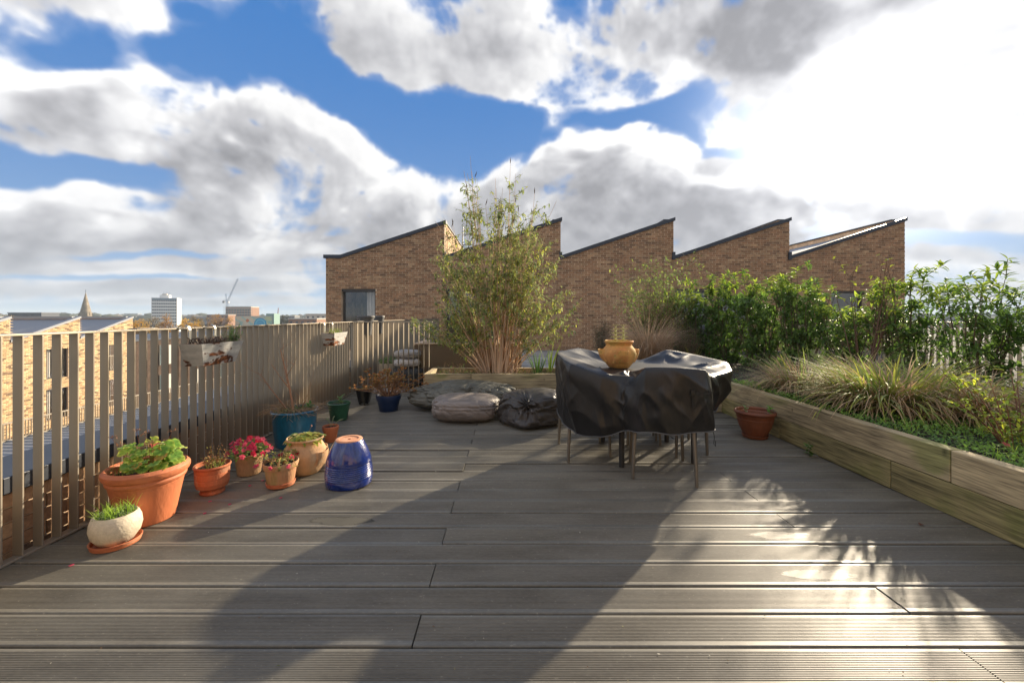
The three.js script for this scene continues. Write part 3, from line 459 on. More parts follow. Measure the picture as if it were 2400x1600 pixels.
saucer(-2.07, 2.18, 0.108, M.fired, 'shallow terracotta saucer under the round cream bowl');
potted('bowl', 'planted_bowl', 'round cream stoneware bowl of grassy weeds on a saucer', [-2.07, 2.18], [[0.055, 0], [0.075, 0.012], [0.1, 0.05], [0.108, 0.085], [0.104, 0.12], [0.094, 0.146], [0.088, 0.152]], M.cream, { lift: 0.0095, wall: 0.008, soilY: 0.14 });
potted('big', 'potted_geranium', 'largest bright orange terracotta pot, planted with a geranium', [-2.14, 2.45], [[0.126, 0], [0.132, 0.006], [0.15, 0.1], [0.17, 0.2], [0.176, 0.232], [0.184, 0.238], [0.188, 0.25], [0.185, 0.262], [0.188, 0.268], [0.199, 0.275], [0.205, 0.29], [0.204, 0.306], [0.196, 0.316]], M.orange, { wall: 0.026, soilY: 0.27 });
potted('foot', 'footed_pot', 'ribbed terracotta pot on a foot with withered brown stems', [-2.02, 2.82], [[0.072, 0], [0.074, 0.008], [0.067, 0.022], [0.07, 0.03], [0.092, 0.046], [0.098, 0.07], [0.0975, 0.072], [0.099, 0.074], [0.1, 0.1], [0.098, 0.103], [0.1, 0.106], [0.101, 0.14], [0.099, 0.143], [0.101, 0.146], [0.102, 0.17], [0.107, 0.176], [0.11, 0.184], [0.107, 0.19]], M.fired, { wall: 0.01, soilY: 0.165 });
potted('busy', 'potted_impatiens', 'plain tan clay pot overflowing with pink flowers', [-1.98, 3.155], [[0.074, 0], [0.078, 0.005], [0.09, 0.09], [0.097, 0.15], [0.099, 0.155]], M.tan, { soilY: 0.14 });
saucer(-1.62, 2.94, 0.096, M.fired, 'small terracotta saucer under the cracked clay pot');
potted('crack', 'cracked_pot', 'mossy clay pot with a chipped rim and straggling pink flowers', [-1.62, 2.94], [[0.082, 0], [0.085, 0.004], [0.102, 0.115], [0.108, 0.118], [0.117, 0.152], [0.116, 0.16]], M.aged, { lift: 0.0095, soilY: 0.14, wall: 0.009 });
potted('straw', 'strawberry_pot', 'bulbous peach terracotta strawberry pot with side pockets and yellowing leaves', [-1.57, 3.19], [[0.1, 0], [0.108, 0.006], [0.135, 0.05], [0.152, 0.1], [0.158, 0.14], [0.152, 0.17], [0.135, 0.2], [0.122, 0.222], [0.119, 0.232], [0.126, 0.246], [0.133, 0.256], [0.131, 0.264]], M.peach, { wall: 0.012, soilY: 0.24 });
potted('shrub', 'blue_planter', 'large bright blue glazed planter holding a bare twiggy shrub', [-1.99, 3.85], [[0.15, 0], [0.158, 0.006], [0.165, 0.04], [0.178, 0.15], [0.186, 0.25], [0.19, 0.295], [0.2, 0.312], [0.206, 0.322], [0.202, 0.33]], M.blueBright, { wall: 0.016, soilY: 0.29 });
potted('green', 'green_pot', 'green glazed pot with a leafy seedling beside the railing', [-1.965, 4.79], [[0.088, 0], [0.092, 0.006], [0.108, 0.1], [0.122, 0.17], [0.129, 0.182], [0.132, 0.192], [0.128, 0.199]], M.green, { wall: 0.01, soilY: 0.175 });
potted('small', 'small_pot', 'smallest plain terracotta pot with a sprig of variegated leaves', [-1.70, 3.95], [[0.048, 0], [0.051, 0.004], [0.066, 0.108], [0.072, 0.11], [0.076, 0.146], [0.073, 0.15]], M.orange, { wall: 0.008, soilY: 0.135 });
potted('azalea', 'potted_azalea', 'navy blue collared pot with a wide russet azalea', [-1.52, 5.24], [[0.108, 0], [0.112, 0.006], [0.139, 0.138], [0.148, 0.14], [0.159, 0.19], [0.157, 0.204]], M.navy, { wall: 0.012, soilY: 0.185 });
const blackPot = potted('black', 'footed_black_pot', 'glossy black pot on little feet in the railing corner', [-1.96, 5.62], [[0.075, 0.03], [0.08, 0.035], [0.094, 0.1], [0.112, 0.19], [0.122, 0.212], [0.12, 0.222]], M.black, { wall: 0.012, soilY: 0.2 });
for (let k = 0; k < 3; k++) part(blackPot, 'foot', rbox(0.03, 0.032, 0.04, 0.008, 0.055 * Math.cos(k * 2.09 + 1), 0.016, 0.055 * Math.sin(k * 2.09 + 1)), M.black);
saucer(2.443, 4.1, 0.119, M.brown, 'dark brown saucer under the wide pot by the timber planter');
potted('right', 'brown_pot', 'wide brown terracotta pot with two seedlings against the timber planter', [2.443, 4.1], [[0.095, 0], [0.1, 0.006], [0.118, 0.05], [0.142, 0.1], [0.156, 0.15], [0.161, 0.175], [0.1585, 0.179], [0.162, 0.184], [0.168, 0.212], [0.17, 0.218], [0.182, 0.228], [0.186, 0.24], [0.18, 0.252]], M.brown, { lift: 0.0095, wall: 0.02, soilY: 0.19 });
// side pockets: shallow half cups standing proud of the belly
function pocket(t, a, R, y, w, h, out, mat) {
  const acc = new Acc(), n = 14, m = 8, ca = Math.cos(a), sa = Math.sin(a); const at = (s, q, k) => { const o = (R - 0.02) + (out + 0.02) * Math.sqrt(1 - s * s) * Math.pow(Math.cos(q * 1.5), 0.6) * k, side = s * w, yy = y - h * q + (1 - k) * 0; return [ca * o - sa * side, yy, sa * o + ca * side]; };
  for (const k of [1, 0.86]) for (let i = 0; i < n; i++) for (let j = 0; j < m; j++) { const s0 = -1 + 2 * i / n, s1 = -1 + 2 * (i + 1) / n, q0 = j / m, q1 = (j + 1) / m; const Q = [at(s0, q0, k), at(s1, q0, k), at(s1, q1, k), at(s0, q1, k)]; acc.quad(...(k === 1 ? Q : Q.reverse()), [1, 1, 1], [[i / n, j / m], [(i + 1) / n, j / m], [(i + 1) / n, (j + 1) / m], [i / n, (j + 1) / m]]); }
  for (let i = 0; i < n; i++) { const s0 = -1 + 2 * i / n, s1 = -1 + 2 * (i + 1) / n; acc.quad(at(s0, 0, 0.86), at(s1, 0, 0.86), at(s1, 0, 1), at(s0, 0, 1), [1, 1, 1], [[0, 0], [0.1, 0], [0.1, 0.1], [0, 0.1]]); }
  part(t, 'pocket', acc.geo(), mat);
}
for (const a of [0.15, 2.0, 3.6, 5.2]) pocket(P.straw.t, a, 0.145, 0.172, 0.075, 0.12, 0.035, M.peach);
// chip out of the cracked rim: a pale broken edge piece
{ const g = rbox(0.03, 0.02, 0.006, 0.002, 0, 0, 0); const c = part(P.crack.t, 'rim_crack', g, std([0.03, 0.02, 0.015], 1)); c.scale.set(0.12, 1.2, 1.2); c.position.set(0.09, 0.15, 0.078); c.rotation.y = 0.7; }
// glazed blue pot standing upside down
{
  const t = thing('upturned_pot', 'dark blue glazed ribbed pot standing upside down on the deck', 'plant pot', [-1.15, 0.001, -2.98]);
  const pr = [[0.14, 0.004], [0.148, 0], [0.156, 0.003], [0.16, 0.02], [0.1625, 0.045]]; for (let k = 0; k < 8; k++) { const y = 0.052 + k * 0.0135, r = 0.1625 - 0.00016 * k * k * 1.2; pr.push([r - 0.0028, y], [r + 0.0006, y + 0.0045], [r + 0.0006, y + 0.009]); }
  pr.push([0.1555, 0.165], [0.147, 0.195], [0.134, 0.23], [0.116, 0.27], [0.1, 0.3], [0.094, 0.3105]);
  part(t, 'body', toCreasedNormals(lathe(pr, 72), 0.6), M.blue);
  part(t, 'base_ring', toCreasedNormals(lathe([[0.094, 0.3105], [0.091, 0.316], [0.087, 0.318], [0.068, 0.318], [0.064, 0.3155], [0.064, 0.313], [0.0125, 0.312], [0.0115, 0.30]], 56), 0.5), clay([0.58, 0.28, 0.16], [0.54, 0.24, 0.13], [0.60, 0.34, 0.21], 261));
  part(t, 'drain_hole', new THREE.CircleGeometry(0.0125, 20).rotateX(-Math.PI / 2).translate(0, 0.3015, 0), std([0.01, 0.008, 0.006], 1));
}
// grey plastic pots straddling the far railing
for (const [z, r, l] of [[7.05, 0.15, 'wide grey plastic pot straddling the railing top'], [7.75, 0.11, 'smaller grey plastic pot straddling the railing top behind the wide one']]) { const t = thing('railing_pot', l, 'plant pot', [RX - 0.025, 1.03, -z], 0, 'grey pots on the railing'); potBody(t, [[r * 0.55, -0.16], [r * 0.6, -0.155], [r * 0.8, 0.06], [r * 0.93, 0.135], [r, 0.14], [r, 0.165], [r * 0.98, 0.17]], M.plasticGrey, { soilY: 0.13 }); }

// hanging zinc troughs with rust
{
  const tex = texture(512, 256, (u, v) => { const n = pfbm(u, v, 5, 4, 5, 301), m = pfbm(u, v, 22, 14, 4, 311), d = pfbm(u, v, 3, 14, 4, 331), edge = Math.max(0, 1 - v * 2.6); const k = sstep(0.56, 0.68, n * 0.75 + m * 0.3 + edge * 0.22) ; const w = 0.44 + 0.2 * (d - 0.5) + 0.12 * (m - 0.5); return mixc([w, w * 1.0, w * 0.97], mixc([0.30, 0.10, 0.03], [0.09, 0.035, 0.018], sstep(0.4, 0.6, m)), k); }, true);
  const zinc = std([1, 1, 1], 0.55, 0.25, { map: tex }); const worn = tex.clone(); worn.offset.set(0.37, 0.0); worn.needsUpdate = true; const zinc2 = std([1, 1, 1], 0.6, 0.2, { map: worn });
  const strap = std([0.42, 0.42, 0.40], 0.4, 0.8), moss = std([0.20, 0.13, 0.025], 1, 0, { map: rep(T.mottle, 3, 1), bumpMap: rep(T.grit, 4, 2), bumpScale: 0.01 });
  const trough = (label, z, len, y, m, key) => {
    const t = thing('hanging_trough', label, 'trough', [-2.355, y, -z], 0, 'zinc troughs hung on the railing'), W = 0.165, H = 0.165, a = 0.03, b = 0.06, w = 0.006;
    // plan runs from z = 0 (near end) to -len; narrower at the bottom
    const ring = (y, ix, iz, k) => [[0 + k, y, -iz - k], [W - ix - k, y, -iz - k], [W - ix - k, y, -len + iz + k], [0 + k, y, -len + iz + k]];
    const R = [ring(-H, a, b, 0), ring(0, 0, 0, 0)], I = [ring(-0.03, a * 0.2, b * 0.2, w), ring(0, 0, 0, w)];
    const side = (p, q, s) => { const acc = new Acc(), L = s % 2 ? len : W; acc.quad(p[s], p[(s + 1) % 4], q[(s + 1) % 4], q[s], [1, 1, 1], [[s * 0.31, 0.02], [s * 0.31 + L * 1.9, 0.02], [s * 0.31 + L * 1.9, 0.98], [s * 0.31, 0.98]]); return acc.geo(false); };
    for (let s = 0; s < 4; s++) part(t, 'side_panel', side(R[0], R[1], s), m);
    const acc = new Acc(); for (let s = 0; s < 4; s++) { acc.quad(R[1][s], R[1][(s + 1) % 4], I[1][(s + 1) % 4], I[1][s], [1, 1, 1]); acc.quad(I[1][s], I[1][(s + 1) % 4], I[0][(s + 1) % 4], I[0][s], [1, 1, 1]); } part(t, 'rolled_rim', acc.geo(false), m);
    const bt = new Acc(); bt.quad(R[0][3], R[0][2], R[0][1], R[0][0], [1, 1, 1]); part(t, 'base', bt.geo(false), m);
    const so = new THREE.PlaneGeometry(W - 0.02, len - 0.03, 8, 20).rotateX(-Math.PI / 2), q = so.attributes.position; for (let i = 0; i < q.count; i++) q.setY(i, 0.02 * (fbm(q.getX(i) * 30, q.getZ(i) * 30, 2) - 0.4)); so.computeVertexNormals(); part(t, 'moss', so.translate(W / 2 - 0.002, -0.022, -len / 2), moss);
    for (const f of [0.22, 0.78]) { const pts = [[0.004, -0.1], [0.004, 0.1], [-0.005, 0.124], [-0.03, 0.134], [-0.06, 0.131], [-0.085, 0.118], [-0.092, 0.06]]; const s = new Acc(); for (let k = 0; k < pts.length - 1; k++) { const [x0, y0] = pts[k], [x1, y1] = pts[k + 1]; const zz = -len * f; s.quad([x0, y0, zz + 0.012], [x0, y0, zz - 0.012], [x1, y1, zz - 0.012], [x1, y1, zz + 0.012], [1, 1, 1]); s.quad([x0 - 0.003, y0 - 0.002, zz - 0.012], [x0 - 0.003, y0 - 0.002, zz + 0.012], [x1 - 0.003, y1 - 0.002, zz + 0.012], [x1 - 0.003, y1 - 0.002, zz - 0.012], [1, 1, 1]); } part(t, 'hook', s.geo(), strap); }
    P[key] = { t, W, len };
  };
  trough('near zinc trough hung on the railing, streaked with rust along its base', 2.95, 0.47, 0.998, zinc, 'trough1');
  trough('far zinc trough hung on the railing, mostly eaten by rust', 5.2, 0.43, 0.985, zinc2, 'trough2');
}

// ---------------------------------------------------------------- bean bags
function bag({ w, h, d, n = 2.6, seed, seam = 0.55, lean = 0, folds = 0.02, pinch = [], crown = 1, panels = 0 }) {
  const g = new THREE.SphereGeometry(1, 220, 150), p = g.attributes.position; const e = 2 / n;
  for (let i = 0; i < p.count; i++) {
    let x = p.getX(i), y = p.getY(i), z = p.getZ(i); const s = v => Math.sign(v) * Math.pow(Math.abs(v), e);
    const q = Math.hypot(x, z) || 1e-6, cy = Math.sign(y) * Math.pow(Math.abs(y), e), qq = Math.pow(q, e); x = s(x / q) * qq; z = s(z / q) * qq; y = cy;
    let X = x * w / 2, Z = z * d / 2, Y = (y > 0 ? y * h * (1 - seam) * crown : y * h * seam) + h * seam;
    const nn = fbm(X * 5 + seed, Y * 9, Z * 5, 4) - 0.5, rr = 1 - Math.abs(2 * fbm(X * 7 + 3 * seed + Y * 6, Y * 3, Z * 7 - Y * 5, 3) - 1);
    let k = 1 + folds * 2.2 * nn - folds * 1.6 * Math.pow(rr, 6); X *= k; Z *= k; Y += folds * 0.5 * nn * h;
    for (const [px, py, pz, r, a, m] of pinch) { const dx = X - px, dy = Y - py, dz = Z - pz, dd = Math.hypot(dx, dy, dz), f = Math.exp(-dd * dd / (r * r)), ang = Math.atan2(dy, dx + dz * 0.6); const amt = a * f + (m ?? 0.012) * Math.sin(ang * 9 + seed) * f; const L = Math.hypot(X, Y - h * 0.45, Z) || 1; X -= X / L * amt; Y -= (Y - h * 0.45) / L * amt; Z -= Z / L * amt; }
    const sv = (Y - h * seam * 1.02) / 0.006, pa = Math.atan2(Z * w / d, X), pk = Math.abs(Math.sin(pa * panels / 2)) * Math.hypot(X, Z) / 0.008, sr = Math.exp(-sv * sv) * 0.012 + (panels ? Math.exp(-pk * pk) * 0.008 : 0) - Math.exp(-Math.pow((Math.abs(sv) - 3.2) / 1.6, 2)) * 0.012 * (0.6 + 0.8 * Math.abs(Math.sin(pa * 46))); X *= 1 + sr; Z *= 1 + sr; Y += panels && Y > h * 0.5 ? Math.exp(-pk * pk) * 0.003 : 0;
    X += lean * Y; p.setXYZ(i, X, Math.max(Y, 0.002 + 0.004 * (nn + 0.5)), Z);
  }
  g.computeVertexNormals(); return g;
}
const fabric = (c, rough, r = 6) => phys(c.map(k => k * 1.5), { roughness: rough, map: rep(T.mottle, 2, 2), bumpMap: rep(T.weave, r, r), bumpScale: 0.0008, sheen: 0.2, sheenRoughness: 0.5 });
{
  let t = thing('bean_bag', 'long olive grey bean bag lying along the timber planter', 'bean bag', [-0.56, 0.001, -5.33], 0.03, 'bean bags');
  part(t, 'cushion', bag({ w: 1.46, h: 0.37, d: 0.62, seed: 4, seam: 0.42, folds: 0.06, n: 2.5, panels: 4, pinch: [[-0.42, 0.36, 0.1, 0.2, 0.085, 0.02], [0.05, 0.3, 0.28, 0.2, 0.06, 0.016], [0.5, 0.34, 0.1, 0.22, 0.07, 0.012], [0.3, 0.36, 0.24, 0.1, 0.05, 0.012]] }), fabric([0.135, 0.13, 0.105], 0.6));
  t = thing('bean_bag', 'pale taupe bean bag with a stitched lid, in front of the olive one', 'bean bag', [-0.5, 0.001, -4.78], -0.04, 'bean bags');
  part(t, 'cushion', bag({ w: 0.80, h: 0.29, d: 0.58, seed: 11, seam: 0.60, folds: 0.022, n: 3.0, lean: 0.02, pinch: [[0.41, 0.2, 0.1, 0.1, 0.04, 0.01], [-0.36, 0.22, 0.15, 0.13, 0.025, 0.012]] }), fabric([0.235, 0.198, 0.175], 0.55));
  t = thing('bean_bag', 'slumped dark brown bean bag half under the covered table', 'bean bag', [0.27, 0.001, -4.6], 0.55, 'bean bags');
  part(t, 'cushion', bag({ w: 0.74, h: 0.37, d: 0.64, seed: 23, seam: 0.35, folds: 0.07, n: 3.8, panels: 4, lean: 0.1, pinch: [[-0.3, 0.3, 0.2, 0.2, 0.12, 0.02], [0.36, 0.12, 0.2, 0.15, 0.06, 0.02], [0, 0.2, 0.33, 0.16, 0.045, 0.016]] }), fabric([0.062, 0.053, 0.047], 0.5));
}

// ---------------------------------------------------------------- table and chairs under a black cover
{
  const metal = std([0.20, 0.175, 0.145], 0.4, 0.6), dark = std([0.045, 0.042, 0.04], 0.5, 0.3), mesh = std([0.03, 0.03, 0.03], 0.8);
  const t = thing('garden_table', 'square garden table hidden under the black cover, dark tapered legs showing', 'table', [1.2, 0.001, -3.62]);
  part(t, 'tabletop', rbox(0.84, 0.03, 0.84, 0.008, 0, 0.715, 0), dark);
  for (const [x, z] of [[-0.3, 0.33], [0.31, 0.25], [-0.3, -0.33], [0.31, -0.33]]) part(t, 'leg', new THREE.CylinderGeometry(0.026, 0.021, 0.698, 20).translate(x, 0.349, z), dark);
  // chair: feet give its four legs (rear pair first), the back stands over the rear pair
  const chair = (label, feet, fc) => {
    const c = feet.reduce((a, f) => [a[0] + f[0] / 4, a[1] + f[1] / 4], [0, 0]); const o = thing('garden_chair', label, 'chair', [c[0], 0.001, -c[1]], 0, 'garden chairs under the cover');
    feet.forEach(([x, z], k) => { const dx = x - c[0], dz = -(z - c[1]), q = k < 2 ? 0.9 : 0.94; const a = new Acc(); a.tube([[dx, 0, dz], [dx * 0.985, 0.12, dz * 0.985], [dx * 0.95, 0.26, dz * 0.95], [dx * q, 0.43, dz * q]], [0.0125, 0.013, 0.0145, 0.015], 10, [1, 1, 1]); part(o, 'leg', a.geo(), metal); });
    const q = 0.88, at = k => [(feet[k][0] - c[0]) * q, -(feet[k][1] - c[1]) * q], A = at(0), B = at(1), C = at(2), D = at(3), s = new Acc(); s.quad([A[0], 0.44, A[1]], [B[0], 0.44, B[1]], [D[0], 0.45, D[1]], [C[0], 0.45, C[1]], [1, 1, 1]); part(o, 'seat', s.geo(), mesh);
    const b = new Acc(); b.quad([A[0], 0.46, A[1]], [B[0], 0.46, B[1]], [B[0] * 0.98, fc, B[1] * 0.98], [A[0] * 0.98, fc, A[1] * 0.98], [1, 1, 1]); part(o, 'backrest', b.geo(), mesh);
  };
  chair('covered garden chair with its back to the viewer, two pale legs in front', [[0.917, 3.05], [1.32, 2.9], [1.0, 3.4], [1.44, 3.42]], 0.70);
  chair('covered garden chair next to the dark bean bag, two bent legs showing', [[0.49, 3.38], [0.47, 3.863], [0.86, 3.5], [0.86, 3.9]], 0.72);
  chair('covered garden chair on the side of the brown pot and timber planter', [[1.71, 3.56], [1.75, 4.02], [1.42, 3.5], [1.42, 3.98]], 0.66);
  chair('covered garden chair at the far side, tipped against the table', [[1.05, 4.14], [1.45, 4.14], [1.1, 3.82], [1.4, 3.82]], 0.68);
  // the cover: rows from hem over the ridge of chair backs to the table top. ridge, hem, inner: [x, distance, height]
  const C = [
    [[0.87, 3.06, 0.70], [0.865, 3.08, 0.345], [0.97, 3.3, 0.75]], [[0.97, 2.925, 0.84], [0.945, 2.96, 0.37], [1.05, 3.24, 0.755]], [[1.18, 2.88, 0.85], [1.2, 2.90, 0.372], [1.2, 3.2, 0.752]], [[1.39, 2.89, 0.832], [1.46, 2.95, 0.39], [1.35, 3.25, 0.752]],
    [[1.57, 3.12, 0.752], [1.5, 3.2, 0.42], [1.5, 3.42, 0.752]], [[1.82, 3.32, 0.775], [1.71, 3.42, 0.42], [1.55, 3.52, 0.752]], [[1.99, 3.72, 0.80], [1.9, 3.78, 0.4], [1.56, 3.68, 0.752]], [[1.86, 4.08, 0.83], [1.86, 4.15, 0.4], [1.46, 3.82, 0.752]],
    [[1.60, 4.16, 0.875], [1.6, 4.22, 0.4], [1.34, 3.9, 0.752]], [[1.3, 4.12, 0.765], [1.3, 4.16, 0.4], [1.2, 3.9, 0.752]], [[0.95, 4.2, 0.835], [0.95, 4.26, 0.4], [1.05, 3.88, 0.752]], [[0.67, 4.12, 0.895], [0.66, 4.16, 0.38], [0.92, 3.82, 0.752]],
    [[0.42, 3.78, 0.885], [0.45, 3.8, 0.34], [0.82, 3.68, 0.752]], [[0.385, 3.46, 0.885], [0.46, 3.47, 0.30], [0.8, 3.52, 0.752]], [[0.47, 3.20, 0.84], [0.54, 3.24, 0.275], [0.82, 3.42, 0.754]], [[0.69, 3.085, 0.765], [0.70, 3.12, 0.285], [0.88, 3.35, 0.756]]];
  const N = C.length, cr = (s, w) => { const i = Math.floor(s), f = s - i, g = k => C[((i + k) % N + N) % N][w]; const a = g(-1), b = g(0), c = g(1), d = g(2); return [0, 1, 2].map(j => 0.5 * (2 * b[j] + (c[j] - a[j]) * f + (2 * a[j] - 5 * b[j] + 4 * c[j] - d[j]) * f * f + (3 * b[j] - a[j] - 3 * c[j] + d[j]) * f * f * f) * 0.35 + 0.65 * lerp(b[j], c[j], f)); };
  const S = 640, rows = []; for (let k = 0; k <= 44; k++) rows.push(['wall', k / 44]); for (let k = 1; k <= 14; k++) rows.push(['top', k / 14]); for (let k = 1; k <= 10; k++) rows.push(['mid', k / 10]);
  const acc = new Acc(), cx = 1.2, cz = 3.58, wallAt = {};
  const ridged = (x, y, z, o = 3) => { const v = fbm(x, y, z, o); return 1 - Math.abs(2 * v - 1); };
  // creases in the hanging cloth: from (run, rise) to (run, rise), each a sharp fold
  const qc = rng(611), creases = []; for (let k = 0; k < 64; k++) { const q0 = qc() * N, t0 = 0.35 + 0.65 * qc(), dq = (qc() - 0.5) * 2.2, dt = -(0.2 + 0.6 * qc()); creases.push([q0, t0, q0 + dq, t0 + dt, (qc() < 0.5 ? -1 : 1) * (0.006 + 0.012 * qc()), 0.05 + 0.07 * qc()]); }
  const crease = (q, t) => { let o = 0; for (const [a, b, c, d, amp, w] of creases) { let x = q - a; if (x > N / 2) x -= N; if (x < -N / 2) x += N; const ux = (c - a) * 0.35, uy = (d - b) * 0.5, px = x * 0.35, py = (t - b) * 0.5, L2 = ux * ux + uy * uy, s = clamp((px * ux + py * uy) / L2), dist = Math.hypot(px - ux * s, py - uy * s); if (dist < w * 2.5) o += amp * Math.exp(-dist / w * 1.8) * Math.sin(Math.PI * Math.min(1, s * 1.2 + 0.1)); } return o; };
  for (const [kind, t] of rows) for (let s = 0; s < S; s++) {
    const q = s / S * N, R = cr(q, 0), Hm = cr(q, 1), I = cr(q, 2); let x, z, y; const nx0 = R[0] - cx, nz0 = R[1] - cz, nl = Math.hypot(nx0, nz0), nx = nx0 / nl, nz = nz0 / nl;
    if (kind === 'wall') {
      const rt = 1 - Math.pow(1 - t, 1); x = lerp(Hm[0], R[0], rt); z = lerp(Hm[1], R[1], rt); y = lerp(Hm[2], R[2], t);
      const belly = Math.sin(Math.PI * t), edge = Math.pow(t, 8);
      const pl = ridged(q * 0.8 + t * 0.5, t * 0.6 + q * 0.2, 2.2, 2), dg = ridged(q * 0.9 + t * 1.9, t * 0.9 - q * 0.5, 5.1, 2), fine = fbm(q * 5 + t * 3, t * 4 - q, 1.1, 2) - 0.5;
      let o = 0.045 * (Math.pow(pl, 3) - 0.35) + 0.022 * (Math.pow(dg, 3) - 0.25) + 0.004 * fine; o += crease(q, t); o *= 0.35 + 0.65 * belly; o -= 0.035 * edge;
      x += nx * o; z += nz * o; if (t < 0.001) y += 0.004 * Math.sin(q * 6); if (t > 0.94) y -= 0.012 * (t - 0.94) / 0.06 * (t - 0.94) / 0.06;
    } else if (kind === 'top') {
      const e = Math.pow(t, 1.25); x = lerp(R[0] - nx * 0.035, I[0], t); z = lerp(R[1] - nz * 0.035, I[1], t); y = lerp(R[2] - 0.004, I[2], Math.pow(Math.sin(t * Math.PI / 2), 0.85));
      const f = ridged(q * 0.9 + t * 0.8, t * 0.8, 8.4, 2); y += 0.04 * (Math.pow(f, 3) - 0.2) * Math.sin(Math.PI * t) + 0.006 * (fbm(q * 4, t * 3, 3, 2) - 0.5) * Math.sin(Math.PI * t); y = Math.max(y, I[2] - 0.004);
    } else { x = lerp(I[0], cx, t); z = lerp(I[1], cz, t); y = I[2] + (0.752 - I[2]) * t + 0.004 * (fbm(x * 9, z * 9, 4) - 0.5) * (1 - t); }
    if (kind === 'wall') wallAt[`${s}_${Math.round(t * 44)}`] = [x + nx * 0.004, y, -(z + nz * 0.004)];
    acc.v(x, y, -z, [1, 1, 1], q / 2, kind === 'wall' ? t / 2 : 1 + t / 4);
  }
  for (let k = 0; k < rows.length - 1; k++) for (let s = 0; s < S; s++) { const a = k * S + s, b = k * S + (s + 1) % S, c = a + S, d = b + S; acc.i.push(a, b, d, a, d, c); }
  const cov = thing('furniture_cover', 'black waterproof cover draped over the garden table and chairs', 'cover'), pvc = phys([0.021, 0.020, 0.021], { roughness: 0.38, side: THREE.DoubleSide, bumpMap: rep(T.grit, 3, 3), bumpScale: 0.0006, map: rep(T.mottle, 1, 1) });
  part(cov, 'sheet', acc.geo(), pvc);
  const hem = []; for (let s = 0; s <= 200; s++) { const q = s / 200 * N, H = cr(q, 1), R = cr(q, 0), nl = Math.hypot(R[0] - cx, R[1] - cz), o = 0.003 + 0.35 * (0.045 * (Math.pow(ridged(q * 0.8, q * 0.2, 2.2, 2), 3) - 0.35) + 0.022 * (Math.pow(ridged(q * 0.9, -q * 0.5, 5.1, 2), 3) - 0.25) + 0.004 * (fbm(q * 5, -q, 1.1, 2) - 0.5) + crease(q, 0)); hem.push([H[0] + (R[0] - cx) / nl * o, H[2] + 0.004 * Math.sin(q * 6), -(H[1] + (R[1] - cz) / nl * o)]); }
  part(cov, 'hem', new Acc().tube(hem, 0.0045, 6, [1, 1, 1]).geo(), std([0.10, 0.10, 0.10], 0.6));
  // strap with a buckle across the front, drawcord at the corner
  const str = new Acc(), wp = (q, row) => wallAt[`${Math.round(q / N * S)}_${row}`], ribbon = (P, up) => { for (let k = 0; k < P.length - 1; k++) { const [a, b] = [P[k], P[k + 1]], h = up ? [0, 0.011, 0] : [0.009, 0, 0]; str.quad([a[0] - h[0], a[1] - h[1], a[2] + 0.003], [b[0] - h[0], b[1] - h[1], b[2] + 0.003], [b[0] + h[0], b[1] + h[1], b[2] + 0.003], [a[0] + h[0], a[1] + h[1], a[2] + 0.003], [1, 1, 1]); } }; ribbon(Array.from({ length: 14 }, (_, k) => wp(2.35 + k * 0.05, 27)), true); ribbon(Array.from({ length: 12 }, (_, k) => wp(2.38, 28 - k)), false); part(cov, 'strap', str.geo(), std([0.012, 0.012, 0.012], 0.7, 0, { side: THREE.DoubleSide }));
  { const b = wp(2.38, 27); part(cov, 'buckle', rbox(0.03, 0.042, 0.01, 0.004, b[0], b[1], b[2] + 0.006), std([0.01, 0.01, 0.01], 0.4)); }
  const cd = new Acc(); cd.tube([[1.46, 0.39, -2.955], [1.468, 0.34, -2.95], [1.462, 0.29, -2.945], [1.474, 0.27, -2.945], [1.476, 0.31, -2.948]], 0.0025, 5, [1, 1, 1]); part(cov, 'drawcord', cd.geo(), std([0.012, 0.012, 0.012], 0.8));
  // clay pot standing on the cover
  potted('table', 'table_pot', 'honey coloured clay pot with side pockets standing on the black cover', [0.95, 3.56], [[0.082, 0], [0.088, 0.004], [0.119, 0.044], [0.141, 0.092], [0.146, 0.12], [0.139, 0.148], [0.12, 0.172], [0.108, 0.187], [0.107, 0.196], [0.116, 0.213], [0.123, 0.222], [0.12, 0.229]], M.honey, { lift: 0.757, wall: 0.01, soilY: 0.208 });
  for (const a of [-0.12, 3.3, 1.7]) pocket(P.table.t, a, 0.128, 0.155, 0.066, 0.11, 0.05, M.honey);
}
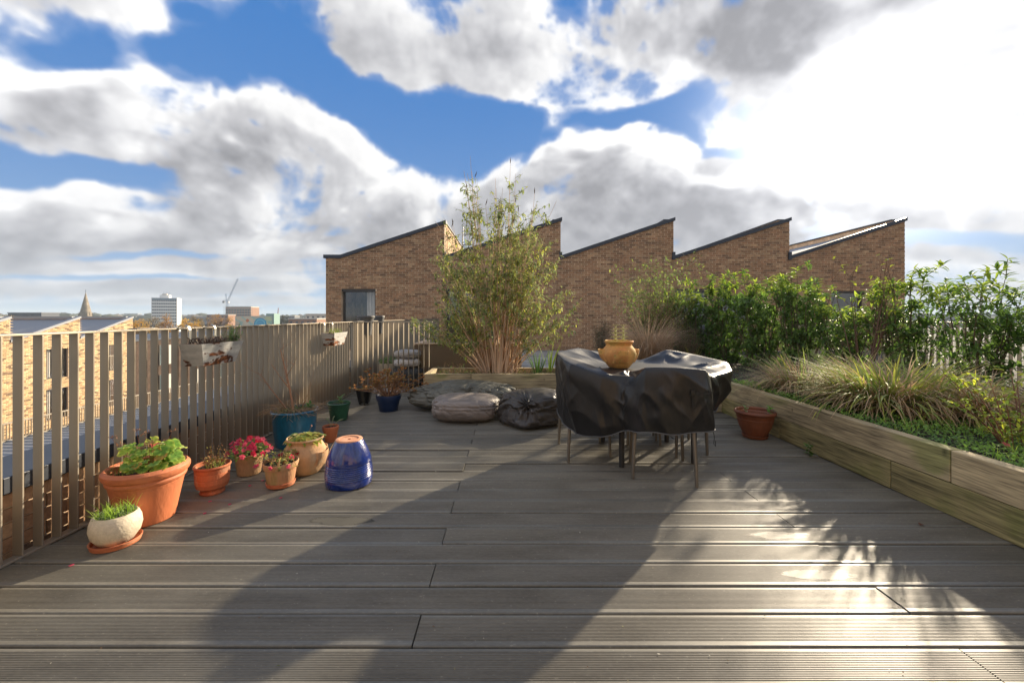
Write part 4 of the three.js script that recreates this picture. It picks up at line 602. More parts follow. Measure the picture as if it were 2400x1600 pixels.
// water standing on the boards: thin films with a curved outline
{
  // outline of each film: ragged and soaking out along the boards
  const soak = k => texture(256, 64, (u, v) => { const x = (u - 0.5) * 2.1, y = (v - 0.5) * 2.2, n = pfbm(u, v, 6, 4, 5, 700 + k * 31), m = pfbm(u, v, 10, 24, 3, 710 + k * 31); return grey(sstep(0.0, 0.42, 1 - Math.pow(Math.abs(x), 1.7) - Math.pow(Math.abs(y), 2) + 0.9 * (n - 0.5) + 0.35 * (m - 0.5) - 0.12)); });
  const film = (x, z, w, d, wet, label, k) => solo('puddle', new THREE.PlaneGeometry(w * 1.25, d * 1.25).rotateX(-Math.PI / 2).translate(x, 0.0018, -z), wet ? phys([0.16, 0.14, 0.11], { roughness: 0.5, specularIntensity: 1, transparent: true, opacity: 0.75, alphaMap: soak(k), bumpMap: rep(T.grit, 4, 2), bumpScale: 0.0005 }) : phys([0.062, 0.058, 0.047], { roughness: 0.85, transparent: true, alphaMap: soak(k) }), label, 'puddle', 'puddles on the deck');
  film(1.49, 2.26, 0.36, 0.075, true, 'bright lens shaped puddle on the deck, the farther of two', 1); film(1.44, 1.92, 0.33, 0.085, true, 'bright lens shaped puddle on the deck, nearest the viewer', 2); film(1.44, 2.60, 0.5, 0.07, false, 'faint damp streak on the deck beyond the two bright puddles', 3);
  film(-1.03, 2.59, 0.34, 0.06, false, 'dark damp patch on the deck, farthest of those below the blue pot', 4); film(-0.98, 2.42, 0.36, 0.11, false, 'largest dark damp patch on the deck below the blue pot', 5); film(-0.16, 2.60, 0.46, 0.09, false, 'dark damp patch on the deck in the middle of the terrace', 6);
}

// ---------------------------------------------------------------- plants
// a single leaf as geometry: length along x, width along z, upper side y
function leafGeo(len, wid, a, b, { fold = 0.2, droop = 0.2, n = 6, pow = 0.8, ruffle = 0 } = {}) {
  const g = new Acc(); const row = [];
  for (let k = 0; k <= n; k++) { const t = k / n, w = wid / 2 * Math.pow(Math.sin(Math.PI * Math.min(1, Math.pow(t, pow) * 0.97 + 0.02)), 0.9), y = -droop * len * t * t; row.push([g.v(len * t, y + fold * w + ruffle * Math.sin(k * 2.6), -w, b), g.v(len * t, y, 0, a), g.v(len * t, y + fold * w - ruffle * Math.sin(k * 2.6), w, b)]); }
  for (let k = 0; k < n; k++) { const p = row[k], q = row[k + 1]; g.i.push(p[0], p[1], q[1], p[0], q[1], q[0], p[1], p[2], q[2], p[1], q[2], q[1]); } return g.geo();
}
function roundLeaf(r, a, b, seed) { const g = new Acc(), q = rng(seed), n = 22, c = g.v(0, -r * 0.12, 0, a); const ring = []; for (let k = 0; k <= n; k++) { const t = -2.85 + 5.7 * k / n, lob = 1 + 0.10 * Math.cos(t * 7 / 2 * 2 / 1.8) + 0.05 * (q() - 0.5), R = r * lob; ring.push([g.v(R * 0.6 * Math.cos(t), 0, R * 0.6 * Math.sin(t), a), g.v(R * Math.cos(t), r * 0.10 * Math.cos(t * 6) - r * 0.03, R * Math.sin(t), b)]); } for (let k = 0; k < n; k++) { const p = ring[k], s = ring[k + 1]; g.i.push(c, s[0], p[0], p[0], s[0], s[1], p[0], s[1], p[1]); } return g.geo(); }
function flowerGeo(r, a, b, seed) { const g = new Acc(), q = rng(seed); for (let k = 0; k < 5; k++) { const t = k * 1.2566 + q() * 0.2, c = Math.cos(t), s = Math.sin(t), w = r * 0.62, up = r * (0.15 + 0.25 * q()); const o = g.v(0, 0, 0, b), p1 = g.v(c * r * 0.6 - s * w * 0.7, up * 0.6, s * r * 0.6 + c * w * 0.7, a), p2 = g.v(c * r * 1.05 - s * w * 0.3, up * 0.7, s * r * 1.05 + c * w * 0.3, a), p3 = g.v(c * r * 1.05 + s * w * 0.3, up * 0.8, s * r * 1.05 - c * w * 0.3, a), p4 = g.v(c * r * 0.6 + s * w * 0.7, up * 0.6, s * r * 0.6 - c * w * 0.7, a); g.i.push(o, p2, p1, o, p3, p2, o, p4, p3); } return g.geo(); }
const basis = new THREE.Matrix4(), qx = V(0, 0, 0), qy = V(0, 0, 0), qz = V(0, 0, 0);
// sets a mesh so that its x runs along dir and its y as near to up as it can
function aim(m, x, y, z, dir, up, s = 1) { qx.copy(dir).normalize(); qz.crossVectors(qx, up); if (qz.lengthSq() < 1e-5) qz.set(0, 0, 1); qz.normalize(); qy.crossVectors(qz, qx); basis.makeBasis(qx, qy, qz); m.quaternion.setFromRotationMatrix(basis); m.position.set(x, y, z); m.scale.setScalar(s); return m; }
const stemAcc = () => new Acc();
const curve = (a, b, sag, n = 5) => { const o = []; for (let k = 0; k <= n; k++) { const t = k / n; o.push([lerp(a[0], b[0], t), lerp(a[1], b[1], t) + sag * Math.sin(Math.PI * t), lerp(a[2], b[2], t)]); } return o; };

// geranium in the large orange pot
{
  const { t, y, r } = P.big, q = rng(7), st = stemAcc(), dead = stemAcc();
  const G = [roundLeaf(0.034, [0.22, 0.42, 0.05], [0.48, 0.58, 0.09], 1), roundLeaf(0.03, [0.34, 0.50, 0.06], [0.66, 0.64, 0.13], 2), roundLeaf(0.032, [0.16, 0.34, 0.045], [0.32, 0.47, 0.07], 3), roundLeaf(0.03, [0.40, 0.30, 0.05], [0.45, 0.22, 0.06], 4)];
  for (let k = 0; k < 84; k++) { const a = q() * 6.28, d = r * 0.92 * Math.sqrt(q()) * (0.6 + 0.5 * Math.cos(a * 0.5) ** 2), h = 0.035 + 0.12 * q() * (1.1 - d / r * 0.7) + (k > 40 ? 0.05 : 0), x = d * Math.cos(a) * 1.05, z = d * Math.sin(a) * 1.05; st.tube(curve([x * 0.3, y, z * 0.3], [x, y + h, z], 0.01), 0.0018, 4, [0.30, 0.30, 0.10]); aim(part(t, 'leaf', G[k > 78 ? 3 : k % 3], L.soft), x, y + h, z, V(Math.cos(a), -0.1 - 0.5 * q(), Math.sin(a)), V(0.5 * (q() - 0.5), 1, 0.7 * q()), 0.75 + 0.5 * q()); }
  for (let k = 0; k < 11; k++) { const a = q() * 6.28, d = 0.05 + 0.09 * q(), x = d * Math.cos(a), z = d * Math.sin(a), h = 0.14 + 0.09 * q(); dead.tube(curve([x * 0.5, y, z * 0.5], [x * 1.3, y + h, z * 1.3], 0.012), 0.0013, 4, [0.24, 0.11, 0.06]); for (let j = 0; j < 11; j++) { const d2 = onSphere(q); d2.y = Math.abs(d2.y) * 0.7; const e = [x * 1.3 + d2.x * 0.026, y + h + d2.y * 0.022, z * 1.3 + d2.z * 0.026]; dead.tube([[x * 1.3, y + h, z * 1.3], e], 0.0008, 3, [0.26, 0.13, 0.07]); dead.leaf2(e[0], e[1], e[2], onSphere(q), UPV, 0.013, 0.007, vary([0.30, 0.15, 0.08], q, 0.3)); } }
  for (let k = 0; k < 26; k++) dead.blade((q() - 0.75) * r * 1.2, y, (q() - 0.2) * r, q() * 6.28, 0.25 * q(), 0.05 + 0.07 * q(), 0.004, 0.6, [0.15, 0.28, 0.04], [0.3, 0.4, 0.07]);
  part(t, 'stems', st.geo(), L.bark); part(t, 'dead_flowers', dead.geo(), L.dry);
  const fg = flowerGeo(0.017, [0.62, 0.10, 0.10], [0.5, 0.06, 0.05], 3); for (let k = 0; k < 4; k++) aim(part(t, 'flower', fg, L.soft), 0.035 + 0.02 * q(), y + 0.165 + 0.012 * q(), -0.01 + 0.03 * q(), onSphere(q), UPV, 1);
}
// grass and weeds in the cream bowl
{
  const { t, y, r } = P.bowl, q = rng(17), a = stemAcc(), w = stemAcc();
  for (let k = 0; k < 150; k++) { const th = q() * 6.28, d = r * Math.sqrt(q()); a.blade(d * Math.cos(th), y - 0.005, d * Math.sin(th), q() * 6.28, 0.1 + 0.5 * q(), 0.04 + 0.07 * q(), 0.0042, 0.5 + 0.5 * q(), vary([0.24, 0.44, 0.04], q, 0.3), vary([0.48, 0.66, 0.09], q, 0.2)); }
  for (let k = 0; k < 230; k++) { const th = q() * 6.28, d = r * 1.06 * Math.sqrt(q()), dd = onSphere(q); dd.y = 0.3 * Math.abs(dd.y); w.leaf2(d * Math.cos(th), y + 0.004 + 0.02 * q(), d * Math.sin(th), dd.normalize(), UPV, 0.014 + 0.01 * q(), 0.009, vary([0.15, 0.22, 0.07], q, 0.35)); }
  part(t, 'grass', a.geo(), L.soft, 'stuff'); part(t, 'weeds', w.geo(), L.soft, 'stuff');
}
// withered stems in the footed pot
{
  const { t, y, r } = P.foot, q = rng(27), a = stemAcc(), g = stemAcc();
  for (let k = 0; k < 24; k++) { const th = q() * 6.28, d = r * 0.7 * q(), x = d * Math.cos(th), z = d * Math.sin(th), h = 0.05 + 0.11 * q(), e = [x * 1.4 + 0.035 * q(), y + h, z * 1.4]; a.tube(curve([x, y, z], e, 0), [0.0026, 0.0022, 0.0019, 0.0016, 0.0013, 0.001], 4, vary([0.22, 0.12, 0.06], q, 0.3)); for (let j = 0; j < 14; j++) { const s = 0.45 + 0.55 * q(), d2 = onSphere(q), p = [lerp(x, e[0], s) + d2.x * 0.012, lerp(y, e[1], s) + d2.y * 0.012, lerp(z, e[2], s) + d2.z * 0.012]; a.leaf2(p[0], p[1], p[2], d2, UPV, 0.014, 0.008, vary(q() < 0.3 ? [0.30, 0.28, 0.06] : [0.34, 0.17, 0.07], q, 0.35)); } }
  for (let k = 0; k < 60; k++) { const th = q() * 6.28, d = r * 0.6 * Math.sqrt(q()); g.blade(0.02 + d * Math.cos(th), y, d * Math.sin(th), q() * 6.28, 0.4 * q(), 0.03 + 0.05 * q(), 0.0032, 0.5, [0.18, 0.32, 0.03], [0.42, 0.5, 0.08]); }
  for (let k = 0; k < 60; k++) { const th = q() * 6.28, d = r * 0.9 * Math.sqrt(q()), dd = onSphere(q); dd.y *= 0.3; g.leaf2(d * Math.cos(th), y + 0.003 + 0.015 * q(), d * Math.sin(th), dd, UPV, 0.02, 0.012, vary(q() < 0.5 ? [0.10, 0.18, 0.03] : [0.36, 0.20, 0.09], q, 0.3)); }
  part(t, 'dead_stems', a.geo(), L.dry); part(t, 'weeds', g.geo(), L.soft, 'stuff');
}
// pink impatiens: full in one pot, straggling in the cracked one
{
  const q = rng(37), F = [flowerGeo(0.019, [0.66, 0.045, 0.12], [0.45, 0.02, 0.06], 1), flowerGeo(0.017, [0.72, 0.12, 0.20], [0.6, 0.05, 0.1], 2), flowerGeo(0.018, [0.58, 0.02, 0.06], [0.4, 0.01, 0.03], 5)];
  { const { t, y, r } = P.busy, a = stemAcc(); for (let k = 0; k < 460; k++) { const d = onSphere(q); d.y = Math.abs(d.y); const s = 0.55 + 0.5 * q(), x = d.x * (r + 0.055) * s, z = d.z * (r + 0.055) * s, yy = y + 0.0 + d.y * 0.11 * s; const dd = onSphere(q); dd.y *= 0.5; a.leaf2(x, yy, z, dd.normalize(), UPV, 0.024 + 0.012 * q(), 0.014, vary(q() < 0.65 ? [0.20, 0.36, 0.06] : [0.44, 0.48, 0.10], q, 0.3)); }
    part(t, 'foliage', a.geo(), L.soft, 'stuff'); for (let k = 0; k < 78; k++) { const d = onSphere(q); d.y = Math.abs(d.y) + 0.15; d.normalize(); const s = 0.9 + 0.22 * q(); aim(part(t, 'flower', F[k % 3], L.soft), d.x * (r + 0.06) * s, y + d.y * 0.125 * s, d.z * (r + 0.06) * s, onSphere(q), V(d.x, d.y + 0.6 * q(), d.z + 0.5), 0.8 + 0.45 * q()); } }
  { const { t, y, r } = P.crack, a = stemAcc(); for (let k = 0; k < 22; k++) { const th = q() * 6.28, l = r * (0.7 + 0.9 * q()), e = [l * Math.cos(th), y + 0.05 * (q() - 0.25), l * Math.sin(th)]; const c = curve([0.3 * e[0], y, 0.3 * e[2]], e, 0.05); a.tube(c, 0.0024, 5, vary([0.55, 0.36, 0.16], q, 0.2)); for (let j = 0; j < 9; j++) { const s = c[1 + Math.floor(q() * 5)], d = onSphere(q); d.y = Math.abs(d.y) * 0.6; a.leaf2(s[0], s[1], s[2], d, UPV, 0.022 + 0.012 * q(), 0.014, vary(q() < 0.55 ? [0.42, 0.40, 0.09] : [0.17, 0.26, 0.05], q, 0.3)); } if (k < 9) aim(part(t, 'flower', F[k % 3], L.soft), e[0], e[1] + 0.012, e[2], onSphere(q), V(0, 1, 0.6), 0.8 + 0.3 * q()); }
    part(t, 'trailing_stems', a.geo(), L.soft); }
}
// yellowing leaves in the strawberry pot
{
  const { t, y, r } = P.straw, q = rng(47), st = stemAcc(); const G = [leafGeo(0.062, 0.036, [0.30, 0.36, 0.04], [0.46, 0.46, 0.07], { droop: 0.4, ruffle: 0.002 }), leafGeo(0.055, 0.032, [0.46, 0.38, 0.05], [0.58, 0.46, 0.12], { droop: 0.45 }), leafGeo(0.058, 0.036, [0.16, 0.30, 0.035], [0.26, 0.38, 0.06], { droop: 0.35 })];
  for (let k = 0; k < 110; k++) { const a = q() * 6.28, d = r * 0.95 * Math.sqrt(q()), x = d * Math.cos(a), z = d * Math.sin(a), h = 0.012 + 0.062 * q() * (1.15 - d / r); st.tube([[x * 0.5, y, z * 0.5], [x, y + h, z]], 0.0014, 3, [0.35, 0.33, 0.08]); aim(part(t, 'leaf', G[k % 3], L.soft), x, y + h, z, V(Math.cos(a + q() - 0.5), 0.25 - 0.5 * q(), Math.sin(a + q() - 0.5)), UPV, 0.7 + 0.5 * q()); }
  st.tube([[0.02, y, 0], [0.04, y + 0.08, 0.01], [0.055, y + 0.115, 0.01]], 0.001, 4, [0.3, 0.2, 0.08]); for (let j = 0; j < 10; j++) st.leaf2(0.055, y + 0.115, 0.01, onSphere(q), UPV, 0.012, 0.006, [0.5, 0.26, 0.16]); part(t, 'stalks', st.geo(), L.bark);
}
// bare shrub in the bright blue planter
{
  const { t, y, r } = P.shrub, q = rng(57), a = stemAcc(), f = stemAcc(), tw = stemAcc();
  const br = (p, d, len, rad, lvl) => { const pts = [p.slice()], rr = [rad]; let c = p.slice(), dd = d.clone(); const n = 5; for (let k = 1; k <= n; k++) { dd.x += (q() - 0.5) * 0.22; dd.z += (q() - 0.5) * 0.22; dd.y += 0.05; dd.normalize(); c = [c[0] + dd.x * len / n, c[1] + dd.y * len / n, c[2] + dd.z * len / n]; pts.push(c); rr.push(rad * (1 - 0.75 * k / n)); } a.tube(pts, rr, lvl ? 4 : 7, vary([0.36, 0.20, 0.12], q, 0.2)); if (lvl < 2) for (let j = 0; j < (lvl ? 3 : 6); j++) { const k = 2 + Math.floor(q() * 4), e = onSphere(q); e.y = 0.35 + 0.5 * Math.abs(e.y); br(pts[k], e.normalize(), len * (0.35 + 0.3 * q()), rr[k] * 0.6, lvl + 1); } };
  br([0.0, y - 0.01, 0.02], V(-0.15, 1, 0.1), 0.62, 0.0125, 0); br([-0.02, y - 0.01, 0.0], V(-0.75, 0.8, 0.2), 0.46, 0.008, 0); br([0.05, y, 0.02], V(0.45, 0.8, 0.2), 0.36, 0.005, 1);
  for (let k = 0; k < 240; k++) { const th = q() * 6.28, l = r * (0.9 + 1.0 * q()), x0 = r * 0.5 * Math.cos(th + q()), z0 = r * 0.5 * Math.sin(th + q()); let X = l * Math.cos(th), Z = l * Math.sin(th); X = Math.max(X, -0.42); tw.tube(curve([x0, y, z0], [X, y - 0.01 + 0.10 * q(), Z], 0.06 * q(), 4), [0.0028, 0.0024, 0.0019, 0.0015, 0.001], 3, vary([0.46, 0.31, 0.18], q, 0.35)); }
  for (let k = 0; k < 420; k++) { const th = q() * 6.28, d = r * 1.05 * Math.sqrt(q()), e = onSphere(q); e.y = Math.abs(e.y) * 0.8; f.leaf2(d * Math.cos(th), y + 0.05 * q(), d * Math.sin(th), e, UPV, 0.02 + 0.016 * q(), 0.012, vary(q() < 0.6 ? [0.10, 0.20, 0.05] : [0.30, 0.33, 0.10], q, 0.35)); }
  for (let k = 0; k < 26; k++) { const e = onSphere(q); e.y = Math.abs(e.y); f.leaf(r * 0.8, y + 0.03 + 0.05 * q(), -0.02 + 0.06 * q(), e, UPV, 0.05, 0.024, vary([0.12, 0.26, 0.07], q, 0.2)); }
  part(t, 'branches', a.geo(), L.bark); part(t, 'dry_twigs', tw.geo(), L.dry); part(t, 'weeds', f.geo(), L.soft, 'stuff');
}
// seedlings: green pot, small pot, brown pot, table pot
{
  const q = rng(67); const sprig = (t, x, y, z, n, len, wid, ca, cb, h, spread = 0.8) => { const g = leafGeo(len, wid, ca, cb, { droop: 0.25 }); const st = stemAcc(); st.tube([[x, y - 0.01, z], [x, y + h, z]], 0.0022, 5, [0.2, 0.22, 0.06]); part(t, 'stem', st.geo(), L.bark); for (let k = 0; k < n; k++) { const a = k * 2.4 + q(), s = (k + 1) / n; aim(part(t, 'leaf', g, L.soft), x, y + h * s, z, V(Math.cos(a) * spread, 0.15 + 0.6 * s * s + 0.2 * q(), Math.sin(a) * spread), UPV, 0.75 + 0.4 * q()); } };
  sprig(P.green.t, 0.01, P.green.y, 0, 11, 0.075, 0.034, [0.10, 0.20, 0.05], [0.17, 0.29, 0.08], 0.07); sprig(P.green.t, 0.05, P.green.y, 0.04, 5, 0.05, 0.028, [0.12, 0.2, 0.05], [0.2, 0.28, 0.08], 0.03);
  for (const [dx, dz, lx] of [[0, 0, -0.3], [0.01, 0.01, 0.15], [0.02, -0.01, 0.6]]) { const t = P.small.t, g = leafGeo(0.02, 0.009, [0.26, 0.32, 0.14], [0.5, 0.5, 0.32]), st = stemAcc(), e = [dx + lx * 0.14, P.small.y + 0.105 - 0.07 * Math.abs(lx - 0.1), dz]; const c = curve([dx, P.small.y, dz], e, 0.02, 8); st.tube(c, 0.0015, 4, [0.24, 0.26, 0.1]); part(t, 'stem', st.geo(), L.bark); for (let k = 1; k <= 8; k++) for (const s of [-1, 1]) aim(part(t, 'leaf', g, L.soft), c[k][0], c[k][1], c[k][2], V(0.5 * lx + 0.2, 0.5, s * 0.8), UPV, 0.9 + 0.4 * q()); }
  { const f = flowerGeo(0.012, [0.6, 0.03, 0.1], [0.4, 0.02, 0.05], 8); aim(part(P.small.t, 'fallen_flower', f, L.soft), 0.03, P.small.y + 0.012, 0.05, V(1, 0, 0), UPV); }
  for (const x of [-0.12, 0.115]) sprig(P.right.t, x, P.right.y + 0.03, 0.05, 9, 0.05, 0.03, x < 0 ? [0.20, 0.27, 0.09] : [0.12, 0.33, 0.03], x < 0 ? [0.36, 0.40, 0.18] : [0.22, 0.45, 0.05], 0.075, 0.7);
  for (const [x, z] of [[-0.03, 0.02], [0.035, 0.0]]) { const t = P.table.t, y = P.table.y, st = stemAcc(), g = leafGeo(0.044, 0.028, [0.44, 0.50, 0.06], [0.60, 0.62, 0.12], { droop: 0.3 }), h = 0.15; st.tube([[x, y - 0.01, z], [x * 1.15, y + h, z]], 0.0018, 4, [0.3, 0.3, 0.08]); part(t, 'stem', st.geo(), L.bark); for (let k = 0; k < 9; k++) for (const s of [0, 1]) aim(part(t, 'leaf', g, L.soft), x * 1.1, y + h * (k + 1) / 9, z, V(Math.cos(k * 1.6 + s * 3.14), 0.35, Math.sin(k * 1.6 + s * 3.14)), UPV, 0.5 + 0.6 * (1 - k / 12)); }
}
// azalea: twiggy dome with russet tufts
{
  const { t, y } = P.azalea, q = rng(77), a = stemAcc(), f = stemAcc();
  for (let k = 0; k < 90; k++) { const th = q() * 6.28, l = 0.16 + 0.27 * Math.pow(q(), 0.8), el = 0.15 + 1.1 * q(), e = [l * Math.cos(th) * Math.cos(el) * 1.25, y + 0.02 + l * Math.sin(el) * 0.95, l * Math.sin(th) * Math.cos(el) * 0.9]; const c = curve([0.05 * Math.cos(th), y, 0.05 * Math.sin(th)], e, 0.02); a.tube(c, [0.0034, 0.003, 0.0025, 0.002, 0.0016, 0.0012], 4, vary([0.32, 0.19, 0.12], q, 0.3));
    for (let j = 0; j < 3; j++) { const s = c[3 + Math.floor(q() * 3)], d = onSphere(q); d.y = Math.abs(d.y); const w = j ? [s[0] + d.x * 0.05, s[1] + d.y * 0.05, s[2] + d.z * 0.05] : e; if (j) a.tube([s, w], 0.0011, 3, [0.3, 0.18, 0.1]); for (let i = 0; i < 13; i++) { const d2 = onSphere(q); d2.y = 0.25 + 0.6 * Math.abs(d2.y); f.leaf2(w[0], w[1], w[2], d2.normalize(), UPV, 0.026 + 0.014 * q(), 0.013, vary([[0.38, 0.19, 0.07], [0.44, 0.27, 0.10], [0.27, 0.22, 0.06], [0.50, 0.20, 0.08]][Math.floor(q() * 4)], q, 0.3)); } } }
  part(t, 'branches', a.geo(), L.bark); part(t, 'russet_leaves', f.geo(), L.dry, 'stuff');
}
// moss in the black pot, growth in the troughs
{
  const q = rng(87); { const { t, y, r } = P.black, f = stemAcc(); for (let k = 0; k < 260; k++) { const th = q() * 6.28, d = r * Math.sqrt(q()), e = onSphere(q); e.y = Math.abs(e.y) * 0.6; f.leaf2(d * Math.cos(th), y + 0.012 * q(), d * Math.sin(th), e, UPV, 0.014, 0.008, vary([0.20, 0.19, 0.05], q, 0.4)); } part(t, 'moss', f.geo(), L.soft, 'stuff'); }
  const T1 = P.trough1, a = stemAcc(), d = stemAcc(); for (let k = 0; k < 40; k++) { const x = 0.02 + 0.12 * q(), z = -0.06 - 0.22 * q(), th = q() * 6.28, l = 0.03 + 0.05 * q(); d.tube([[x, -0.02, z], [x + l * 0.5 * Math.cos(th), 0.012 + 0.03 * q(), z + l * 0.5 * Math.sin(th)], [x + l * Math.cos(th), 0.012 + 0.03 * q(), z + l * Math.sin(th)]], [0.004, 0.003, 0.002], 4, vary([0.14, 0.09, 0.07], q, 0.3)); }
  for (let k = 0; k < 20; k++) { const x = 0.05 + 0.08 * q(), z = -0.33 - 0.12 * q(), h = 0.03 + 0.13 * q() * (k < 8 ? 1 : 0.5), ex = x + 0.06 * q(), ez = z - 0.03 * q(); a.tube([[x, -0.02, z], [ex, h, ez]], 0.0013, 3, [0.2, 0.26, 0.07]); for (let j = 0; j < 15; j++) { const s = 0.25 + 0.75 * q(), e = onSphere(q); e.y *= 0.5; a.leaf2(lerp(x, ex, s), lerp(-0.02, h, s), lerp(z, ez, s), e.normalize(), UPV, 0.022 + 0.02 * q(), 0.009, vary([0.17, 0.29, 0.08], q, 0.35)); } }
  part(T1.t, 'dead_roots', d.geo(), L.dry); part(T1.t, 'green_sprigs', a.geo(), L.soft);
  const T2 = P.trough2, g = stemAcc(); for (let k = 0; k < 90; k++) g.blade(0.02 + 0.13 * q(), -0.02, -0.05 - 0.32 * q(), q() * 6.28, 0.1 + 0.6 * q(), 0.05 + 0.07 * q(), 0.005, 0.8, vary([0.16, 0.27, 0.05], q, 0.3), vary([0.34, 0.36, 0.09], q, 0.3)); part(T2.t, 'grass', g.geo(), L.soft, 'stuff');
}
// fallen petals and a dead leaf on the boards
{
  const q = rng(97), g = leafGeo(0.024, 0.02, [0.62, 0.02, 0.10], [0.7, 0.05, 0.14], { droop: 0.05, fold: 0.1 });
  for (const [x, z, l] of [[-2.09, 1.99, 'lone pink petal on the deck at the foot of the railing, nearest the viewer'], [-1.93, 2.66, 'pink petal on the deck between the large orange pot and the footed pot'], [-1.83, 2.93, 'pink petal on the deck just past the footed pot'], [-1.78, 3.01, 'pink petal on the deck below the tan pot of pink flowers'], [-1.77, 2.62, 'pink petal on open deck in front of the footed pot'], [-1.49, 2.72, 'pink petal on the deck in front of the saucer of the cracked pot'], [-1.84, 2.5, 'pink petal on the deck beside the base of the large orange pot']]) { const m = solo('petal', g, L.soft, l, 'petal', 'fallen pink petals'); m.position.set(x, 0.004, -z); m.rotation.y = q() * 6; }
  const li = stemAcc(); for (let k = 0; k < 170; k++) { const x = -2.3 + 4.8 * q(), z = 1.2 + 4.2 * q(), e = onSphere(q); e.y = 0.1 * e.y; li.leaf2(x, 0.0035, -z, e.normalize(), UPV, 0.006 + 0.012 * q() * q(), 0.004 + 0.003 * q(), vary([[0.30, 0.26, 0.16], [0.16, 0.09, 0.05], [0.5, 0.47, 0.4], [0.2, 0.2, 0.08]][Math.floor(q() * 4)], q, 0.3)); } solo('leaf_litter', li.geo(), L.dry, 'specks of dry leaf and grit scattered over the deck', 'litter', undefined, 'stuff');
  const d = solo('dead_leaf', leafGeo(0.04, 0.025, [0.16, 0.05, 0.02], [0.2, 0.07, 0.03], { droop: 0.1, fold: 0.6 }), L.dry, 'single brown dead leaf on the deck near the timber planter', 'leaf'); d.position.set(2.35, 0.006, -2.36); d.rotation.y = 0.6;
}

// ---------------------------------------------------------------- tall buddleia in the middle planter
{
  const t = thing('buddleia', 'tall leggy shrub with many tan stems rising from the middle planter', 'shrub', [-0.17, 0.335, -6.08]), q = rng(107), a = stemAcc(), f = stemAcc(), spike = (p, d, c) => part(t, 'flower_spike', new Acc().tube(p, d, 5, c).geo(), L.dry);
  const cols = [[0.24, 0.31, 0.10], [0.36, 0.43, 0.10], [0.16, 0.21, 0.075], [0.52, 0.54, 0.10], [0.31, 0.38, 0.17], [0.40, 0.43, 0.18]];
  const leafAt = (p, d, s = 1, dark = 0) => f.leaf(p[0], p[1], p[2], d, UPV, (0.048 + 0.045 * q()) * s, (0.017 + 0.011 * q()) * s, vary(cols[Math.floor(q() * (dark ? 3 : 6))], q, 0.25), 0.2, 0.3);
  for (let k = 0; k < 120; k++) {
    const th = q() * 6.28, tall = Math.pow(q(), 0.8), H = 0.7 + 2.6 * tall * (k < 70 ? 1 : 0.62), out = (0.2 + 0.85 * Math.sqrt(q())) * (1.12 - 0.5 * tall), bx = 0.30 * Math.cos(th) * (0.3 + 0.7 * q()), bz = 0.10 * Math.sin(th);
    let ex = bx + Math.cos(th) * out, ez = bz + Math.sin(th) * out * 0.62; if (H > 2.3) ex = ex * 0.75 + 0.03; if (k === 3) { ex = 0.8; } if (k === 7) ex = -0.85; if (k === 11) ex = 0.72;
    const Hh = k === 3 ? 2.5 : k === 7 ? 2.3 : k === 11 ? 2.35 : H;
    const P0 = []; const n = 9; const w1 = q() * 6, w2 = q() * 6; for (let j = 0; j <= n; j++) { const s = j / n, o = Math.pow(s, 1.25); P0.push([lerp(bx, ex, o) + 0.03 * Math.sin(s * 7 + w1) * s, Hh * s - 0.12 * out * s * s, lerp(bz, ez, o) + 0.03 * Math.sin(s * 6 + w2) * s]); }
    const R0 = 0.0085 + 0.006 * q(), col = vary([0.56, 0.385, 0.25], q, 0.28); a.tube(P0, P0.map((_, j) => Math.max(0.0018, R0 * (1 - 0.82 * j / n))), 5, col);
    const shoots = 7 + Math.floor(9 * q()); for (let j = 0; j < shoots; j++) {
      const s = 0.34 + 0.64 * Math.pow(q(), 0.8), i0 = Math.min(n - 1, Math.floor(s * n)), p = P0[i0], d = V(Math.cos(th) * 0.6 + (q() - 0.5) * 1.6, 0.5 + q() * 0.7, Math.sin(th) * 0.5 + (q() - 0.5) * 1.4).normalize(), l = 0.10 + 0.24 * q(), e = [p[0] + d.x * l, p[1] + d.y * l * 0.9, p[2] + d.z * l]; a.tube([p, [lerp(p[0], e[0], 0.5), lerp(p[1], e[1], 0.45), lerp(p[2], e[2], 0.5)], e], [0.003, 0.0022, 0.0012], 3, vary([0.36, 0.24, 0.14], q, 0.25));
      const m = 5 + Math.floor(6 * q()); for (let i = 0; i < m; i++) { const u = 0.25 + 0.75 * q(), dd = onSphere(q); dd.y = dd.y * 0.6 - 0.1; dd.normalize(); leafAt([lerp(p[0], e[0], u), lerp(p[1], e[1], u), lerp(p[2], e[2], u)], dd); }
      if (q() < 0.05 && p[1] > 1.6) spike([e, [e[0] + d.x * 0.04, e[1] + 0.05, e[2]], [e[0] + d.x * 0.06, e[1] + 0.10, e[2]]], [0.006, 0.007, 0.001], [0.10, 0.065, 0.04]);
    }
    for (let j = 0; j < 30; j++) { const s = 0.55 + 0.45 * q(), p = P0[Math.floor(s * n)], dd = onSphere(q); dd.y *= 0.5; leafAt(p, dd.normalize(), 0.9); }
    const e = P0[n]; if (Hh > 1.9 && q() < 0.35) { const dx = (q() - 0.3) * 0.06; spike([e, [e[0] + dx * 0.5, e[1] + 0.04, e[2]], [e[0] + dx, e[1] + 0.09, e[2]]], [0.004, 0.0075, 0.001], vary([0.10, 0.065, 0.04], q, 0.3)); }
  }
  part(t, 'stems', a.geo(), L.bark); part(t, 'foliage', f.geo(), L.soft, 'stuff'); 
}
